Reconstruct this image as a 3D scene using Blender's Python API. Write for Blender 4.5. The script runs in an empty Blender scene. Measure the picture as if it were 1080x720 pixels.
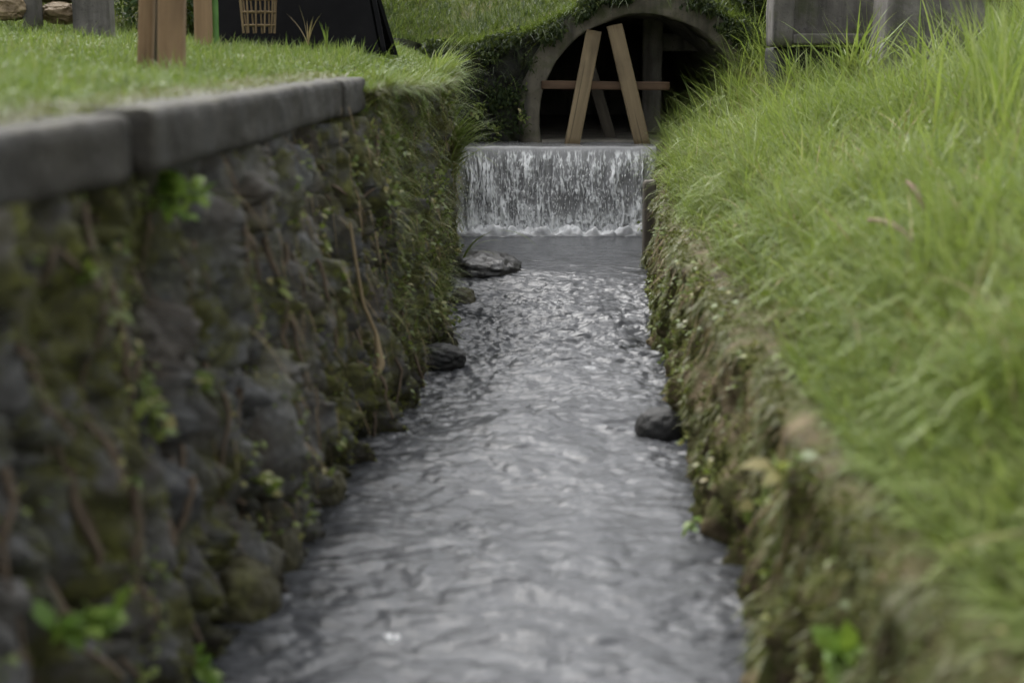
import bpy, math
import numpy as np
rng = np.random.default_rng(11)
C = bpy.context.scene.collection
PI = math.pi
EYE = 1.10
PITCH = math.atan(300/1500)
cp, sp = math.cos(PITCH), math.sin(PITCH)

def at(u, v, y):
    """the point of the place seen at photo pixel (u, v), y metres up the stream"""
    a = (u-540)/1500; b = (360-v)/1500
    dy = cp + b*sp; dz = -sp + b*cp
    t = y/dy
    return np.array([a*t, y, EYE + dz*t])

# ------------------------------------------------------------------ noise
def _h(ix, iy, iz, seed):
    n = (ix.astype(np.int64)*374761393 + iy.astype(np.int64)*668265263 + iz.astype(np.int64)*2147483647 + seed*1274126177) & 0xffffffff
    n = ((n ^ (n >> 13))*1274126177) & 0xffffffff
    n = ((n ^ (n >> 15))*2246822519) & 0xffffffff
    n = n ^ (n >> 16)
    return (n & 0xffffff)/float(0x1000000)
def vn(x, y, z=None, seed=0):
    x = np.asarray(x, float); y = np.asarray(y, float)
    z = np.zeros(np.broadcast(x, y).shape) if z is None else np.asarray(z, float)
    x, y, z = np.broadcast_arrays(x, y, z)
    ix, iy, iz = np.floor(x), np.floor(y), np.floor(z)
    fx, fy, fz = x-ix, y-iy, z-iz
    s = lambda f: f*f*(3-2*f)
    fx, fy, fz = s(fx), s(fy), s(fz)
    r = 0
    for a in (0, 1):
        for b in (0, 1):
            for c in (0, 1):
                w = (fx if a else 1-fx)*(fy if b else 1-fy)*(fz if c else 1-fz)
                r = r + w*_h(ix+a, iy+b, iz+c, seed)
    return r
def fbm(x, y, z=None, o=4, seed=0):
    r = 0; amp = .5; tot = 0; f = 1
    for k in range(o):
        r = r + amp*vn(np.asarray(x)*f, np.asarray(y)*f, None if z is None else np.asarray(z)*f, seed+k*17)
        tot += amp; amp *= .5; f *= 2.03
    return r/tot
def voro(x, y, seed=0, full=False):
    ix, iy = np.floor(x), np.floor(y)
    f1 = np.full(x.shape, 9.); f2 = f1.copy(); cid = np.zeros(x.shape); ox = cid.copy(); oy = cid.copy()
    z0 = np.zeros_like(ix)
    for a in (-1, 0, 1):
        for b in (-1, 0, 1):
            cx = ix+a; cy = iy+b
            px = cx + .12+.76*_h(cx, cy, z0, seed); py = cy + .12+.76*_h(cx, cy, z0, seed+5)
            d = np.hypot(px-x, py-y); h = _h(cx, cy, z0, seed+9)
            n1 = d < f1
            f2 = np.where(n1, f1, np.minimum(f2, d)); cid = np.where(n1, h, cid); ox = np.where(n1, x-px, ox); oy = np.where(n1, y-py, oy); f1 = np.where(n1, d, f1)
    return (f1, f2, cid, ox, oy) if full else (f1, f2, cid)
def ss(x, a, b):
    t = np.clip((np.asarray(x, float)-a)/(b-a), 0, 1); return t*t*(3-2*t)
def ip(y, ys, xs): return np.interp(y, ys, xs)

# ------------------------------------------------------------------ mesh helpers
def mesh_data(name, V, F, mat, smooth=True, attrs=None):
    V = np.asarray(V, np.float32)
    me = bpy.data.meshes.new(name)
    if isinstance(F, np.ndarray): F = [F]
    F = [np.asarray(f, np.int32) for f in F if len(f)]
    me.vertices.add(len(V)); me.vertices.foreach_set('co', V.ravel())
    nl = sum(f.size for f in F); npoly = sum(len(f) for f in F)
    me.loops.add(nl); me.polygons.add(npoly)
    me.loops.foreach_set('vertex_index', np.concatenate([f.ravel() for f in F]))
    tot = np.concatenate([np.full(len(f), f.shape[1], np.int32) for f in F])
    me.polygons.foreach_set('loop_start', np.concatenate([[0], np.cumsum(tot)[:-1]]).astype(np.int32))
    me.polygons.foreach_set('loop_total', tot)
    me.update(calc_edges=True); me.validate()
    me.polygons.foreach_set('use_smooth', np.full(len(me.polygons), smooth, bool))
    for k, a in (attrs or {}).items():
        a = np.asarray(a, np.float32)
        if a.ndim == 2:
            at_ = me.attributes.new(k, 'FLOAT_VECTOR', 'POINT'); at_.data.foreach_set('vector', a.ravel())
        else:
            at_ = me.attributes.new(k, 'FLOAT', 'POINT'); at_.data.foreach_set('value', a)
    if mat: me.materials.append(mat)
    return me
ORG = {}
def mo(name, V, F, mat, parent=None, smooth=True, attrs=None, base=None):
    """one mesh object from world coordinates"""
    V = np.asarray(V, float)
    if parent is not None: org = ORG[parent]
    elif base is not None: org = np.asarray(base, float)
    else: org = np.zeros(3)
    o = bpy.data.objects.new(name, mesh_data(name, V-org, F, mat, smooth, attrs))
    C.objects.link(o)
    if parent is not None: o.parent = parent
    else: o.location = org
    ORG[o] = org
    return o
def tag(o, label=None, cat=None, group=None, kind=None):
    if label: o['label'] = label
    if cat: o['category'] = cat
    if group: o['group'] = group
    if kind: o['kind'] = kind
    return o
def thing(name, loc, label, cat, group=None):
    o = bpy.data.objects.new(name, None); C.objects.link(o)
    o.empty_display_size = .1; o.location = loc; ORG[o] = np.asarray(loc, float)
    return tag(o, label, cat, group)
def gridf(n, m):
    i = np.arange(n-1)[:, None]*m + np.arange(m-1)[None, :]
    return np.stack([i, i+1, i+m+1, i+m], -1).reshape(-1, 4)
def join(parts):
    """parts: list of (V, [F...], attrs) merged in one"""
    Vs, Fs, off, A = [], {}, 0, {}
    for V, F, at_ in parts:
        Vs.append(V)
        for f in (F if isinstance(F, list) else [F]):
            if len(f): Fs.setdefault(f.shape[1], []).append(f+off)
        for k, a in at_.items(): A.setdefault(k, []).append(a)
        off += len(V)
    return np.concatenate(Vs), [np.concatenate(x) for x in Fs.values()], {k: np.concatenate(a) for k, a in A.items()}

def boxgrid(nx, ny, nz, bev=.0):
    """unit box [-.5,.5]^3 subdivided surface, as verts / quads, welded"""
    key = {}; V = []; F = []
    def vid(p):
        k = tuple(np.round(p, 6))
        if k not in key: key[k] = len(V); V.append(k)
        return key[k]
    n = (nx, ny, nz)
    for ax in range(3):
        a, b = (ax+1) % 3, (ax+2) % 3
        for s in (-.5, .5):
            for i in range(n[a]):
                for j in range(n[b]):
                    q = []
                    for di, dj in ((0, 0), (1, 0), (1, 1), (0, 1)):
                        p = [0, 0, 0]; p[ax] = s; p[a] = (i+di)/n[a]-.5; p[b] = (j+dj)/n[b]-.5
                        q.append(vid(p))
                    F.append(q if s > 0 else q[::-1])
    return np.array(V), np.array(F)
def softbox(size, n=(8, 8, 8), bev=.01, rough=0., seed=0, freq=12):
    """box with rounded edges and a rough surface, around the origin"""
    V, F = boxgrid(*n); size = np.asarray(size, float)
    # pull grid lines toward the edges so the rounding is local
    W = np.sign(V)*np.minimum(np.abs(V)*2, 1)**.8/2*size
    inner = np.maximum(size/2-bev, 1e-4)
    c = np.clip(W, -inner, inner); d = W-c
    l = np.linalg.norm(d, axis=1, keepdims=True)
    W = np.where(l > 1e-9, c + d/np.maximum(l, 1e-9)*np.minimum(l, bev), W)
    if rough:
        nrm = W/np.maximum(np.linalg.norm(W, axis=1, keepdims=True), 1e-6)
        W = W + nrm*((fbm(W[:, 0]*freq+seed, W[:, 1]*freq, W[:, 2]*freq, 4, seed)-.5)*2*rough)[:, None]
    return W, F
def board(A, B, w, t, side=(1, 0, 0), bev=.004, rough=.0015, seed=0, n=None):
    """plank from A to B: w across (along `side`), t thick. returns V, F, local coords"""
    A = np.asarray(A, float); B = np.asarray(B, float)
    L = np.linalg.norm(B-A); z = (B-A)/L
    x = np.asarray(side, float); x = x-z*np.dot(x, z); x /= np.linalg.norm(x); y = np.cross(z, x)
    V, F = softbox((w, t, L), n or (6, 4, max(6, int(L/.06))), bev, rough, seed, 25)
    lc = V + np.array([seed*.37, seed*.61, seed*.83])
    return (A+B)/2 + V[:, :1]*x + V[:, 1:2]*y + V[:, 2:]*z, F, lc
def tube(P, R, n=8, close=True):
    P = np.asarray(P, float); R = np.broadcast_to(np.asarray(R, float), (len(P),))
    T = np.gradient(P, axis=0); T /= np.maximum(np.linalg.norm(T, axis=1, keepdims=True), 1e-9)
    ref = np.array([0, 0, 1.]) if abs(T[0, 2]) < .8 else np.array([1., 0, 0])
    X = np.cross(T, ref); X /= np.linalg.norm(X, axis=1, keepdims=True); Y = np.cross(T, X)
    a = np.linspace(0, 2*PI, n, endpoint=False)
    V = P[:, None] + R[:, None, None]*(np.cos(a)[None, :, None]*X[:, None]+np.sin(a)[None, :, None]*Y[:, None])
    m = len(P); i = np.arange(m-1)[:, None]*n; j = np.arange(n)[None]; j2 = (j+1) % n
    F = np.stack([i+j, i+j2, i+n+j2, i+n+j], -1).reshape(-1, 4)
    return V.reshape(-1, 3), F

# ------------------------------------------------------------------ materials
def nt(name):
    m = bpy.data.materials.new(name); m.use_nodes = True
    t = m.node_tree; t.nodes.clear()
    return m, t, t.nodes, t.links
class N:
    def __init__(s, name):
        s.m, s.t, s.n, s.l = nt(name)
        s.out = s.n.new('ShaderNodeOutputMaterial')
    def add(s, typ, ins=None, **kw):
        n = s.n.new(typ)
        for k, v in kw.items(): setattr(n, k, v)
        for k, v in (ins or {}).items(): s.put(n.inputs[k], v)
        return n
    def put(s, inp, v):
        if isinstance(v, bpy.types.NodeSocket): s.l.new(v, inp)
        else:
            if isinstance(v, (tuple, list)) and len(v) == 3 and inp.type == 'RGBA': v = (*v, 1)
            inp.default_value = v
    def attr(s, k, vec=False):
        a = s.add('ShaderNodeAttribute', attribute_name=k)
        return a.outputs['Vector' if vec else 'Fac']
    def pos(s): return s.add('ShaderNodeNewGeometry').outputs['Position']
    def noise(s, scale, detail=4, vec=None, rough=.55, stretch=None, out='Fac'):
        v = vec or s.pos()
        if stretch: v = s.add('ShaderNodeVectorMath', {0: v, 1: stretch}, operation='MULTIPLY').outputs[0]
        return s.add('ShaderNodeTexNoise', {'Vector': v, 'Scale': scale, 'Detail': detail, 'Roughness': rough}).outputs[out]
    def ramp(s, fac, stops):
        r = s.add('ShaderNodeValToRGB', {'Fac': fac})
        e = r.color_ramp.elements
        while len(e) < len(stops): e.new(.5)
        for q, (p, c) in zip(e, stops):
            q.position = p; q.color = (c, c, c, 1) if isinstance(c, (int, float)) else (*c, 1)
        return r.outputs['Color']
    def mix(s, fac, a, b, mode='MIX'):
        n = s.add('ShaderNodeMix', data_type='RGBA', blend_type=mode)
        s.put(n.inputs[0], fac); s.put(n.inputs[6], a); s.put(n.inputs[7], b)
        return n.outputs[2]
    def math(s, op, a, b=0., clamp=False):
        n = s.add('ShaderNodeMath', operation=op, use_clamp=clamp); s.put(n.inputs[0], a); s.put(n.inputs[1], b)
        return n.outputs[0]
    def bump(s, h, strength=.5, dist=.01, normal=None):
        n = s.add('ShaderNodeBump', {'Height': h, 'Strength': strength, 'Distance': dist})
        if normal: s.put(n.inputs['Normal'], normal)
        return n.outputs[0]
    def bsdf(s, color, rough=.6, spec=.5, normal=None, **kw):
        b = s.add('ShaderNodeBsdfPrincipled', {'Base Color': color, 'Roughness': rough, 'Specular IOR Level': spec})
        if normal: s.put(b.inputs['Normal'], normal)
        for k, v in kw.items(): s.put(b.inputs[k.replace('_', ' ')], v)
        return b.outputs[0]
    def done(s, sh): s.l.new(sh, s.out.inputs['Surface']); return s.m

def leaf_mat(name, stops, root=None, trans=.35, rough=.45, spec=.35, patch=None):
    """thin green leaf: colour by the blade's own tint t, paler at the root u=0, patchy over the ground"""
    s = N(name)
    t = s.attr('t')
    if patch:
        t = s.math('ADD', s.math('MULTIPLY', t, .62), s.math('MULTIPLY', s.noise(patch, 3), .42), True)
    col = s.ramp(t, stops)
    if root: col = s.mix(s.ramp(s.attr('u'), [(0, 1), (.45, 0)]), col, root)
    a = s.bsdf(col, rough, spec)
    b = s.add('ShaderNodeBsdfTranslucent', {'Color': s.mix(.5, col, (.20, .26, .03), 'MIX')}).outputs[0]
    return s.done(s.add('ShaderNodeMixShader', {0: trans, 1: a, 2: b}).outputs[0])

M = {}
M['lawn'] = leaf_mat('lawn_grass', [(0, (.06, .10, .02)), (.35, (.10, .16, .035)), (.62, (.145, .20, .055)), (.82, (.20, .22, .09)), (1, (.30, .26, .14))], (.12, .115, .045), patch=2.2, spec=.15)
M['bank'] = leaf_mat('bank_grass', [(0, (.056, .098, .018)), (.3, (.132, .197, .040)), (.6, (.218, .280, .072)), (.84, (.32, .355, .15)), (1, (.50, .43, .26))], (.15, .14, .055), trans=.42, patch=1.6)
M['mound'] = leaf_mat('shaded_mound_grass', [(0, (.012, .030, .006)), (.5, (.023, .052, .010)), (.85, (.04, .072, .016)), (1, (.09, .09, .035))], (.03, .05, .015), patch=2.5)  # mound green darkened so the colour carries the shade lying there
M['dry'] = leaf_mat('dry_grass', [(0, (.06, .045, .02)), (.22, (.10, .08, .03)), (.42, (.12, .12, .035)), (.66, (.10, .13, .03)), (.85, (.16, .16, .055)), (1, (.26, .21, .11))], None, trans=.25, patch=4)
M['moss'] = leaf_mat('moss', [(0, (.035, .036, .012)), (.4, (.075, .075, .022)), (.75, (.11, .12, .03)), (1, (.16, .18, .04))], None, trans=.15, rough=.8, spec=.1, patch=5)
M['weed'] = leaf_mat('weed_leaf', [(0, (.065, .095, .02)), (.4, (.13, .175, .04)), (.75, (.21, .25, .07)), (1, (.34, .29, .14))], None, trans=.35)
M['lime'] = leaf_mat('bright_leaf', [(0, (.08, .16, .02)), (.6, (.14, .24, .035)), (1, (.2, .28, .06))], None, trans=.4)
M['ivy'] = leaf_mat('ivy_leaf', [(0, (.010, .018, .006)), (.6, (.02, .032, .010)), (.92, (.04, .055, .016)), (1, (.09, .11, .03))], None, trans=.15, rough=.6, spec=.12)
M['straw'] = leaf_mat('dry_straw', [(0, (.22, .15, .08)), (1, (.38, .30, .18))], None, trans=.15, rough=.7)

def stone_mat(name, cols, moss=True):
    s = N(name)
    cell = s.attr('cell'); gap = s.attr('gap'); ms = s.attr('moss'); wet = s.attr('wet')
    base = s.ramp(cell, cols)
    n1 = s.noise(9, 6); n2 = s.noise(55, 5)
    base = s.mix(s.ramp(n1, [(.3, 0), (.7, .8)]), base, (.10, .097, .092))
    base = s.mix(s.ramp(n2, [(.35, .55), (.65, 0)]), base, (.018, .017, .016))
    lich = s.ramp(s.noise(22, 5), [(.60, 0), (.68, 1)])
    base = s.mix(s.math('MULTIPLY', lich, .5), base, (.19, .185, .165))
    base = s.mix(gap, base, (.022, .017, .011))
    brown = s.ramp(s.noise(5, 6, stretch=(1, 1.4, .5)), [(.44, 0), (.58, 1)])
    base = s.mix(s.math('MULTIPLY', brown, .45), base, (.09, .066, .042))
    if moss:
        mc = s.ramp(s.noise(30, 4), [(.3, (.036, .036, .012)), (.55, (.08, .08, .022)), (.75, (.14, .15, .03))])
        mfac = s.math('MULTIPLY', s.ramp(s.noise(14, 6), [(.38, 0), (.58, 1)]), s.math('MULTIPLY', ms, 1.25), True)
        base = s.mix(mfac, base, mc)
    base = s.mix(wet, base, s.mix(1., base, (.35, .33, .31), 'MULTIPLY'))
    bm = s.bump(s.math('ADD', s.noise(70, 6), s.noise(200, 3)), .7, .006)
    rg = s.mix(wet, (.72, .72, .72), (.25, .25, .25))
    return s.done(s.bsdf(base, rg, .4, bm))
M['wallstone'] = stone_mat('wall_stone', [(0, (.045, .047, .051)), (.5, (.095, .098, .104)), (1, (.22, .22, .216))])
M['earth'] = (lambda s: s.done(s.bsdf(s.mix(s.ramp(s.noise(14, 6), [(.42, 0), (.6, 1)]), s.ramp(s.noise(6, 6), [(.3, (.036, .027, .016)), (.55, (.105, .08, .045)), (.75, (.20, .158, .095))]), (.06, .066, .017)), .85, .2, s.bump(s.noise(60, 6), .9, .012))))(N('bank_earth'))
M['soil'] = (lambda s: s.done(s.bsdf(s.ramp(s.noise(5, 6), [(.3, (.04, .05, .014)), (.5, (.07, .09, .022)), (.7, (.12, .11, .045))]), .9, .15, s.bump(s.noise(60, 6), .8, .01))))(N('turf_soil'))

def coping_mat():
    s = N('coping_concrete')
    st = s.noise(5, 5, stretch=(3, 3, .35))
    base = s.ramp(s.noise(7, 6), [(.3, (.013, .0115, .009)), (.55, (.027, .024, .019)), (.8, (.05, .045, .036))])
    base = s.mix(s.ramp(st, [(.45, 0), (.7, .7)]), base, (.03, .03, .029))
    base = s.mix(s.ramp(s.noise(90, 4), [(.5, 0), (.75, .5)]), base, (.075, .068, .056))
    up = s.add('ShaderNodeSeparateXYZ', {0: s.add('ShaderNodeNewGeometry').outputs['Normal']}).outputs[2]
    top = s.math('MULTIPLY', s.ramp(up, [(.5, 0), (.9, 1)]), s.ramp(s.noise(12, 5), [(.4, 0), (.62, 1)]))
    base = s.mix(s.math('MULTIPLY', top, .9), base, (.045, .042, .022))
    return s.done(s.bsdf(base, .75, .3, s.bump(s.noise(60, 7), .8, .006)))
M['coping'] = coping_mat()

def concrete(name, a, b, stain=(.04, .038, .034), moss=.3):
    s = N(name)
    base = s.mix(s.ramp(s.noise(5, 7), [(.3, 0), (.7, 1)]), a, b)
    base = s.mix(s.ramp(s.noise(6, 6, stretch=(2.5, 2.5, .3)), [(.5, 0), (.72, .85)]), base, stain)
    base = s.mix(s.math('MULTIPLY', s.ramp(s.noise(9, 6), [(.5, 0), (.66, 1)]), moss), base, (.05, .06, .02))
    base = s.mix(s.ramp(s.noise(80, 3), [(.6, 0), (.72, .6)]), base, (.03, .03, .03))
    return s.done(s.bsdf(base, .8, .25, s.bump(s.noise(45, 7), .6, .008)))
M['concrete'] = concrete('old_concrete', (.075, .07, .062), (.17, .158, .145), moss=.55)
M['ring'] = concrete('arch_concrete', (.075, .067, .05), (.16, .143, .108), moss=.75)
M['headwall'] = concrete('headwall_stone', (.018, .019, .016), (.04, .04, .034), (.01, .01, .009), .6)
M['tunnel'] = concrete('tunnel_stone', (.15, .138, .115), (.28, .26, .22), (.07, .064, .055), .2)
M['weir'] = concrete('wet_weir_concrete', (.06, .058, .055), (.11, .105, .10), (.03, .03, .03), .2)

def wood(name, a, b, dark, scale=1.):
    s = N(name)
    v = s.attr('lc', True)
    g = s.noise(28*scale, 6, v, .6, (1, 1, .045))
    base = s.mix(s.ramp(g, [(.3, 0), (.7, 1)]), a, b)
    base = s.mix(s.ramp(s.noise(9, 5, v, .6, (1, 1, .3)), [(.5, 0), (.75, .7)]), base, dark)
    base = s.mix(s.ramp(s.noise(70, 2, v, .5, (1, 1, .02)), [(.62, 0), (.70, .6)]), base, dark)
    return s.done(s.bsdf(base, .7, .25, s.bump(g, .5, .004)))
M['tan'] = wood('tan_timber', (.17, .108, .058), (.25, .165, .092), (.08, .05, .028))
M['prop'] = wood('shaded_prop_timber', (.12, .09, .05), (.20, .152, .086), (.045, .034, .02))  # board colour darkened to carry the shade inside the arch
M['oldwood'] = wood('dark_old_timber', (.06, .052, .042), (.11, .095, .075), (.025, .022, .018))
M['redwood'] = wood('brown_timber', (.085, .052, .03), (.13, .08, .048), (.04, .026, .016))
M['deadleaf'] = wood('dead_stalk', (.17, .115, .08), (.26, .19, .13), (.10, .065, .045))
M['root'] = wood('root_bark', (.085, .062, .042), (.17, .13, .095), (.04, .03, .02))
M['bamboo'] = wood('split_bamboo', (.13, .09, .045), (.20, .145, .08), (.07, .045, .022))
M['black'] = (lambda s: s.done(s.bsdf(s.ramp(s.noise(8, 5), [(.3, (.0035, .0035, .004)), (.7, (.0065, .0065, .007))]), .8, .06, s.bump(s.noise(120, 3), .2, .002))))(N('black_paint'))
M['greenpole'] = (lambda s: s.done(s.bsdf(s.ramp(s.noise(20, 4), [(.3, (.05, .13, .02)), (.7, (.09, .20, .04))]), .5, .4)))(N('green_pole'))
def rock_mat(name, a, b, c, rough=.7):
    s = N(name)
    base = s.ramp(s.noise(14, 7), [(.3, a), (.52, b), (.72, c)])
    base = s.mix(s.ramp(s.noise(60, 4), [(.5, 0), (.7, .6)]), base, a)
    return s.done(s.bsdf(base, rough, .45, s.bump(s.noise(40, 7), .8, .01)))
M['wetrock'] = rock_mat('wet_rock', (.006, .006, .006), (.013, .0125, .012), (.03, .028, .026), .45)
M['wetslab'] = rock_mat('wet_slab', (.012, .012, .011), (.024, .023, .022), (.042, .04, .037), .35)
M['blackrock'] = rock_mat('black_rock', (.004, .004, .004), (.010, .010, .009), (.02, .019, .017), .7)
M['fieldstone'] = rock_mat('field_stone', (.10, .07, .035), (.23, .17, .10), (.36, .29, .18))
M['mossrock'] = rock_mat('mossy_rock', (.022, .02, .012), (.055, .05, .022), (.085, .085, .025), .8)

def water_mat():
    s = N('grey_stream_water')
    foam = s.attr('foam')
    silt_sheen = s.ramp(s.math('ADD', s.math('MULTIPLY', s.noise(9, 8, stretch=(1, 2.2, 1), rough=.65), .8), s.math('MULTIPLY', s.attr('mid'), .16)), [(.35, (.022, .023, .023)), (.46, (.056, .058, .062)), (.68, (.095, .098, .105))])  # silt colour with pale mid-stream sky sheen and dark ripple troughs painted in
    col = s.mix(foam, silt_sheen, (.75, .76, .77))
    b1 = s.noise(30, 4, stretch=(1, 1.6, 1), rough=.62)
    b2 = s.noise(90, 3, stretch=(1, 1.6, 1))
    h = s.math('ADD', b1, s.math('MULTIPLY', b2, .12))
    bm = s.bump(h, .45, .012)
    return s.done(s.bsdf(col, s.mix(foam, (.15, .15, .15), (.6, .6, .6)), .30, bm, IOR=1.33))
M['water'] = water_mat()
def fall_mat():
    s = N('falling_water')
    foam = s.attr('foam')
    col = s.mix(foam, (.26, .26, .26), (.72, .73, .73))
    bm = s.bump(s.noise(60, 4, stretch=(1, 1, .12)), .6, .01)
    return s.done(s.bsdf(col, s.mix(foam, (.12, .12, .12), (.5, .5, .5)), .5, bm, IOR=1.33))
M['fall'] = fall_mat()

# ------------------------------------------------------------------ the lie of the land
def L_foot(y): return ip(y, [-6, 0, 1.0, 2.5, 3.3, 4.58, 6.3, 8, 9], [-.86, -.75, -.70, -.575, -.48, -.345, -.315, -.385, -.40])
def L_top(y):  return ip(y, [-6, .5, 1.9, 2.34, 3.27, 4.6, 5.4, 6.2, 7.0, 8.0, 9], [-.95, -.76, -.68, -.635, -.575, -.515, -.43, -.34, -.35, -.40, -.42])
def R_foot(y): return ip(y, [-6, .5, 1.5, 2.5, 3.3, 4.58, 6.1, 8.1, 9], [.57, .43, .455, .505, .535, .56, .665, .83, .86])
def R_brow(y): return ip(y, [-6, .3, 1.2, 1.75, 2.1, 2.85, 4.3, 5.5, 7, 8.1, 9], [.95, .80, .68, .625, .60, .63, .67, .70, .81, .93, .97])
def R_bz(y):   return ip(y, [-6, 1.2, 2, 4.3, 6, 7.2, 8.1, 9], [.40, .42, .45, .45, .44, .50, .60, .62])
def ZCf(y): return ip(y, [-6, 1.9, 4.7], [1.01, 1.012, 1.04])
def W_z(y):    return ip(y, [-6, 2, 5.6, 6.1, 6.7, 7.3, 9], [-.02, 0, .01, .03, .095, .12, .12])
def bumpy(x, y, a=.02): return (fbm(x*1.7+5, y*1.7, None, 4, 3)-.5)*2*a
def H_left(x, y):
    s = np.maximum(0, L_top(y)-x)
    z = .988 + .070*np.minimum(s, 1.) + .10*np.clip(s-1., 0, 1.5) + .05*np.clip(s-2.5, 0, 14) + (.032-.016*ss(s, .6, 1.6))*np.clip(y-4.5, 0, 4)
    z = z - .05*ss(y, 4.7, 6.0)*(1-ss(s, 0, .25))
    return z + bumpy(x, y, .02)*ss(s, .15, .6)
def back(y): return .45*np.clip(y-8.6, 0, 2.6) + .10*np.clip(y-11.2, 0, 20)
def H_mid(x, y):
    return H_left(x, y) + .36*np.exp(-((x-.78)/.58)**2)*ss(y, 7.9, 8.6) + back(y)
def H_right(x, y):
    d = np.maximum(0, x-R_brow(y))
    return R_bz(y) + .60*(1-np.exp(-d/.95)) + .05*np.clip(d-1.6, 0, 16) + back(y) + bumpy(x, y, .03)*ss(d, 0, .4)
def H_back(x, y):
    w = ss(x, 1.35, 2.1)
    return H_mid(x, y)*(1-w) + H_right(x, y)*w
def H_rt(x, y):
    w = ss(y, 7.5, 8.72)*ss(x, 1.15, 1.5)
    return H_right(x, y)*(1-w) + H_back(x, y)*w

far = np.concatenate([np.linspace(0, 4, 81), np.geomspace(4.1, 40, 26)])
ysL = np.concatenate([np.linspace(-12, 0, 25)[:-1], np.linspace(0, 8.74, 560)])
Y, S = np.meshgrid(ysL, far, indexing='ij')
X = L_top(Y)-.03+.10*ss(Y, 4.66, 4.72)-S
V = np.stack([X, Y, H_left(X, Y)+back(Y)], -1).reshape(-1, 3)
tag(mo('lawn', V, gridf(*Y.shape)[:, ::-1], M['soil']), kind='structure')

# right bank: face from under the water up to the brow, then the grassy slope
tf = np.linspace(0, 1, 64)
Y, T = np.meshgrid(ysL, tf, indexing='ij')
xf, xb, zb = R_foot(Y), R_brow(Y), R_bz(Y)
prof_x = xf-.05 + (xb-xf+.05)*(T**1.6*.75+.25*T**6)
prof_x = prof_x-.055*np.exp(-((T-.88)/.09)**2)
prof_z = -.28 + (zb+.28)*(1-(1-T)**1.35)
lump = (fbm(Y*5, prof_z*6, None, 5, 21)-.5)*.16 + (fbm(Y*22, prof_z*6, None, 5, 22)-.5)*.16
FX = prof_x + lump*(1-T**4)*.9; FZ = prof_z + lump*.25*T
Y2, S2 = np.meshgrid(ysL, far[1:], indexing='ij')
X2 = R_brow(Y2)+S2
Xr = np.concatenate([FX, X2], 1); Yr = np.concatenate([Y, Y2], 1); Zr = np.concatenate([FZ, H_rt(X2, Y2)], 1)
bank = mo('grassy_bank', np.stack([Xr, Yr, Zr], -1).reshape(-1, 3), gridf(*Xr.shape), M['earth'])
tag(bank, kind='structure')
# ground behind the culvert
xs = np.concatenate([-np.geomspace(40, 1, 24), np.linspace(-.9, 3, 80), np.geomspace(3.1, 40, 24)])
yb = np.concatenate([np.linspace(8.72, 12, 60), np.geomspace(12.2, 60, 24)])
Yb, Xb = np.meshgrid(yb, xs, indexing='ij')
tag(mo('rising_ground', np.stack([Xb, Yb, H_back(Xb, Yb)], -1).reshape(-1, 3), gridf(*Yb.shape)[:, ::-1], M['soil']), kind='structure')

# stream bed and water
ys = np.linspace(-6, 8.12, 60); xs = np.linspace(-1.2, 1.4, 12)
Yg, Xg = np.meshgrid(ys, xs, indexing='ij')
tag(mo('stream_bed', np.stack([Xg, Yg, np.full_like(Xg, -.22)], -1).reshape(-1, 3), gridf(*Yg.shape)[:, ::-1], M['earth']), kind='structure')

def water_h(x, y):
    cx = (L_foot(y)+R_foot(y))/2
    w = (fbm(x*4, y*4, None, 3, 46)-.5)*.25; w2 = (fbm(x*4+7, y*4, None, 3, 47)-.5)*.25
    n = (np.abs(2*fbm((x+w)*5.5, (y+w2)*8.5, None, 4, 40)-1)**.8-.3)*.018
    n = n + (np.abs(2*fbm((x+w2)*11, (y+w)*19, None, 3, 41)-1)-.3)*(.006+.006*ss(y, 3, 5.5)) + (fbm(x*40, y*46, None, 3, 43)-.5)*(.002+.004*ss(y, 3.0, 5.5))
    n = n + (fbm(x*2.5, y*2, None, 2, 45)-.5)*.035
    amp = 1 + .7*np.exp(-((y-5.6)/.7)**2) - .82*ss(y, 6.3, 7.1)
    rap = .03*np.exp(-((y-5.2)/.25)**2-((x-.18)/.2)**2) + .025*np.exp(-((y-4.2)/.2)**2-((x-.05)/.18)**2) + .03*np.exp(-((y-6.0)/.2)**2-((x-.15)/.22)**2)
    return W_z(y) + n*amp + rap
ROCKS = []
ys = np.concatenate([np.linspace(-6, .8, 40)[:-1], np.linspace(.8, 8.13, 1100)]); tt = np.linspace(0, 1, 190)
Yg, T = np.meshgrid(ys, tt, indexing='ij')
x0, x1 = L_foot(Yg)-.12, R_foot(Yg)+.12
Xg = x0+(x1-x0)*T
Zg = water_h(Xg, Yg)
n = fbm(Xg*55, Yg*30, None, 4, 50)
fm = ss(n, .68, .80)*ss(fbm(Xg*3, Yg*3, None, 2, 51), .55, .75)*.2
for (u, v, z, r, k) in ((585, 322, .03, .05, .7), (622, 392, .0, .06, .25), (650, 300, .08, .08, .3), (388, 664, 0, .011, 3.), (408, 668, 0, .014, 5.), (430, 670, 0, .011, 3.), (505, 250, .12, .06, .3)):
    b = (360-v)/1500; dz = -sp+b*cp; t = (z-EYE)/dz; px, py = (u-540)/1500*t, (cp+b*sp)*t
    fm = fm + k*np.exp(-((Xg-px)/r)**2-((Yg-py)/(r*1.6))**2)*ss(n, .56, .7)  # foam flecks, a few of them painted in as white specular glints
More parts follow.
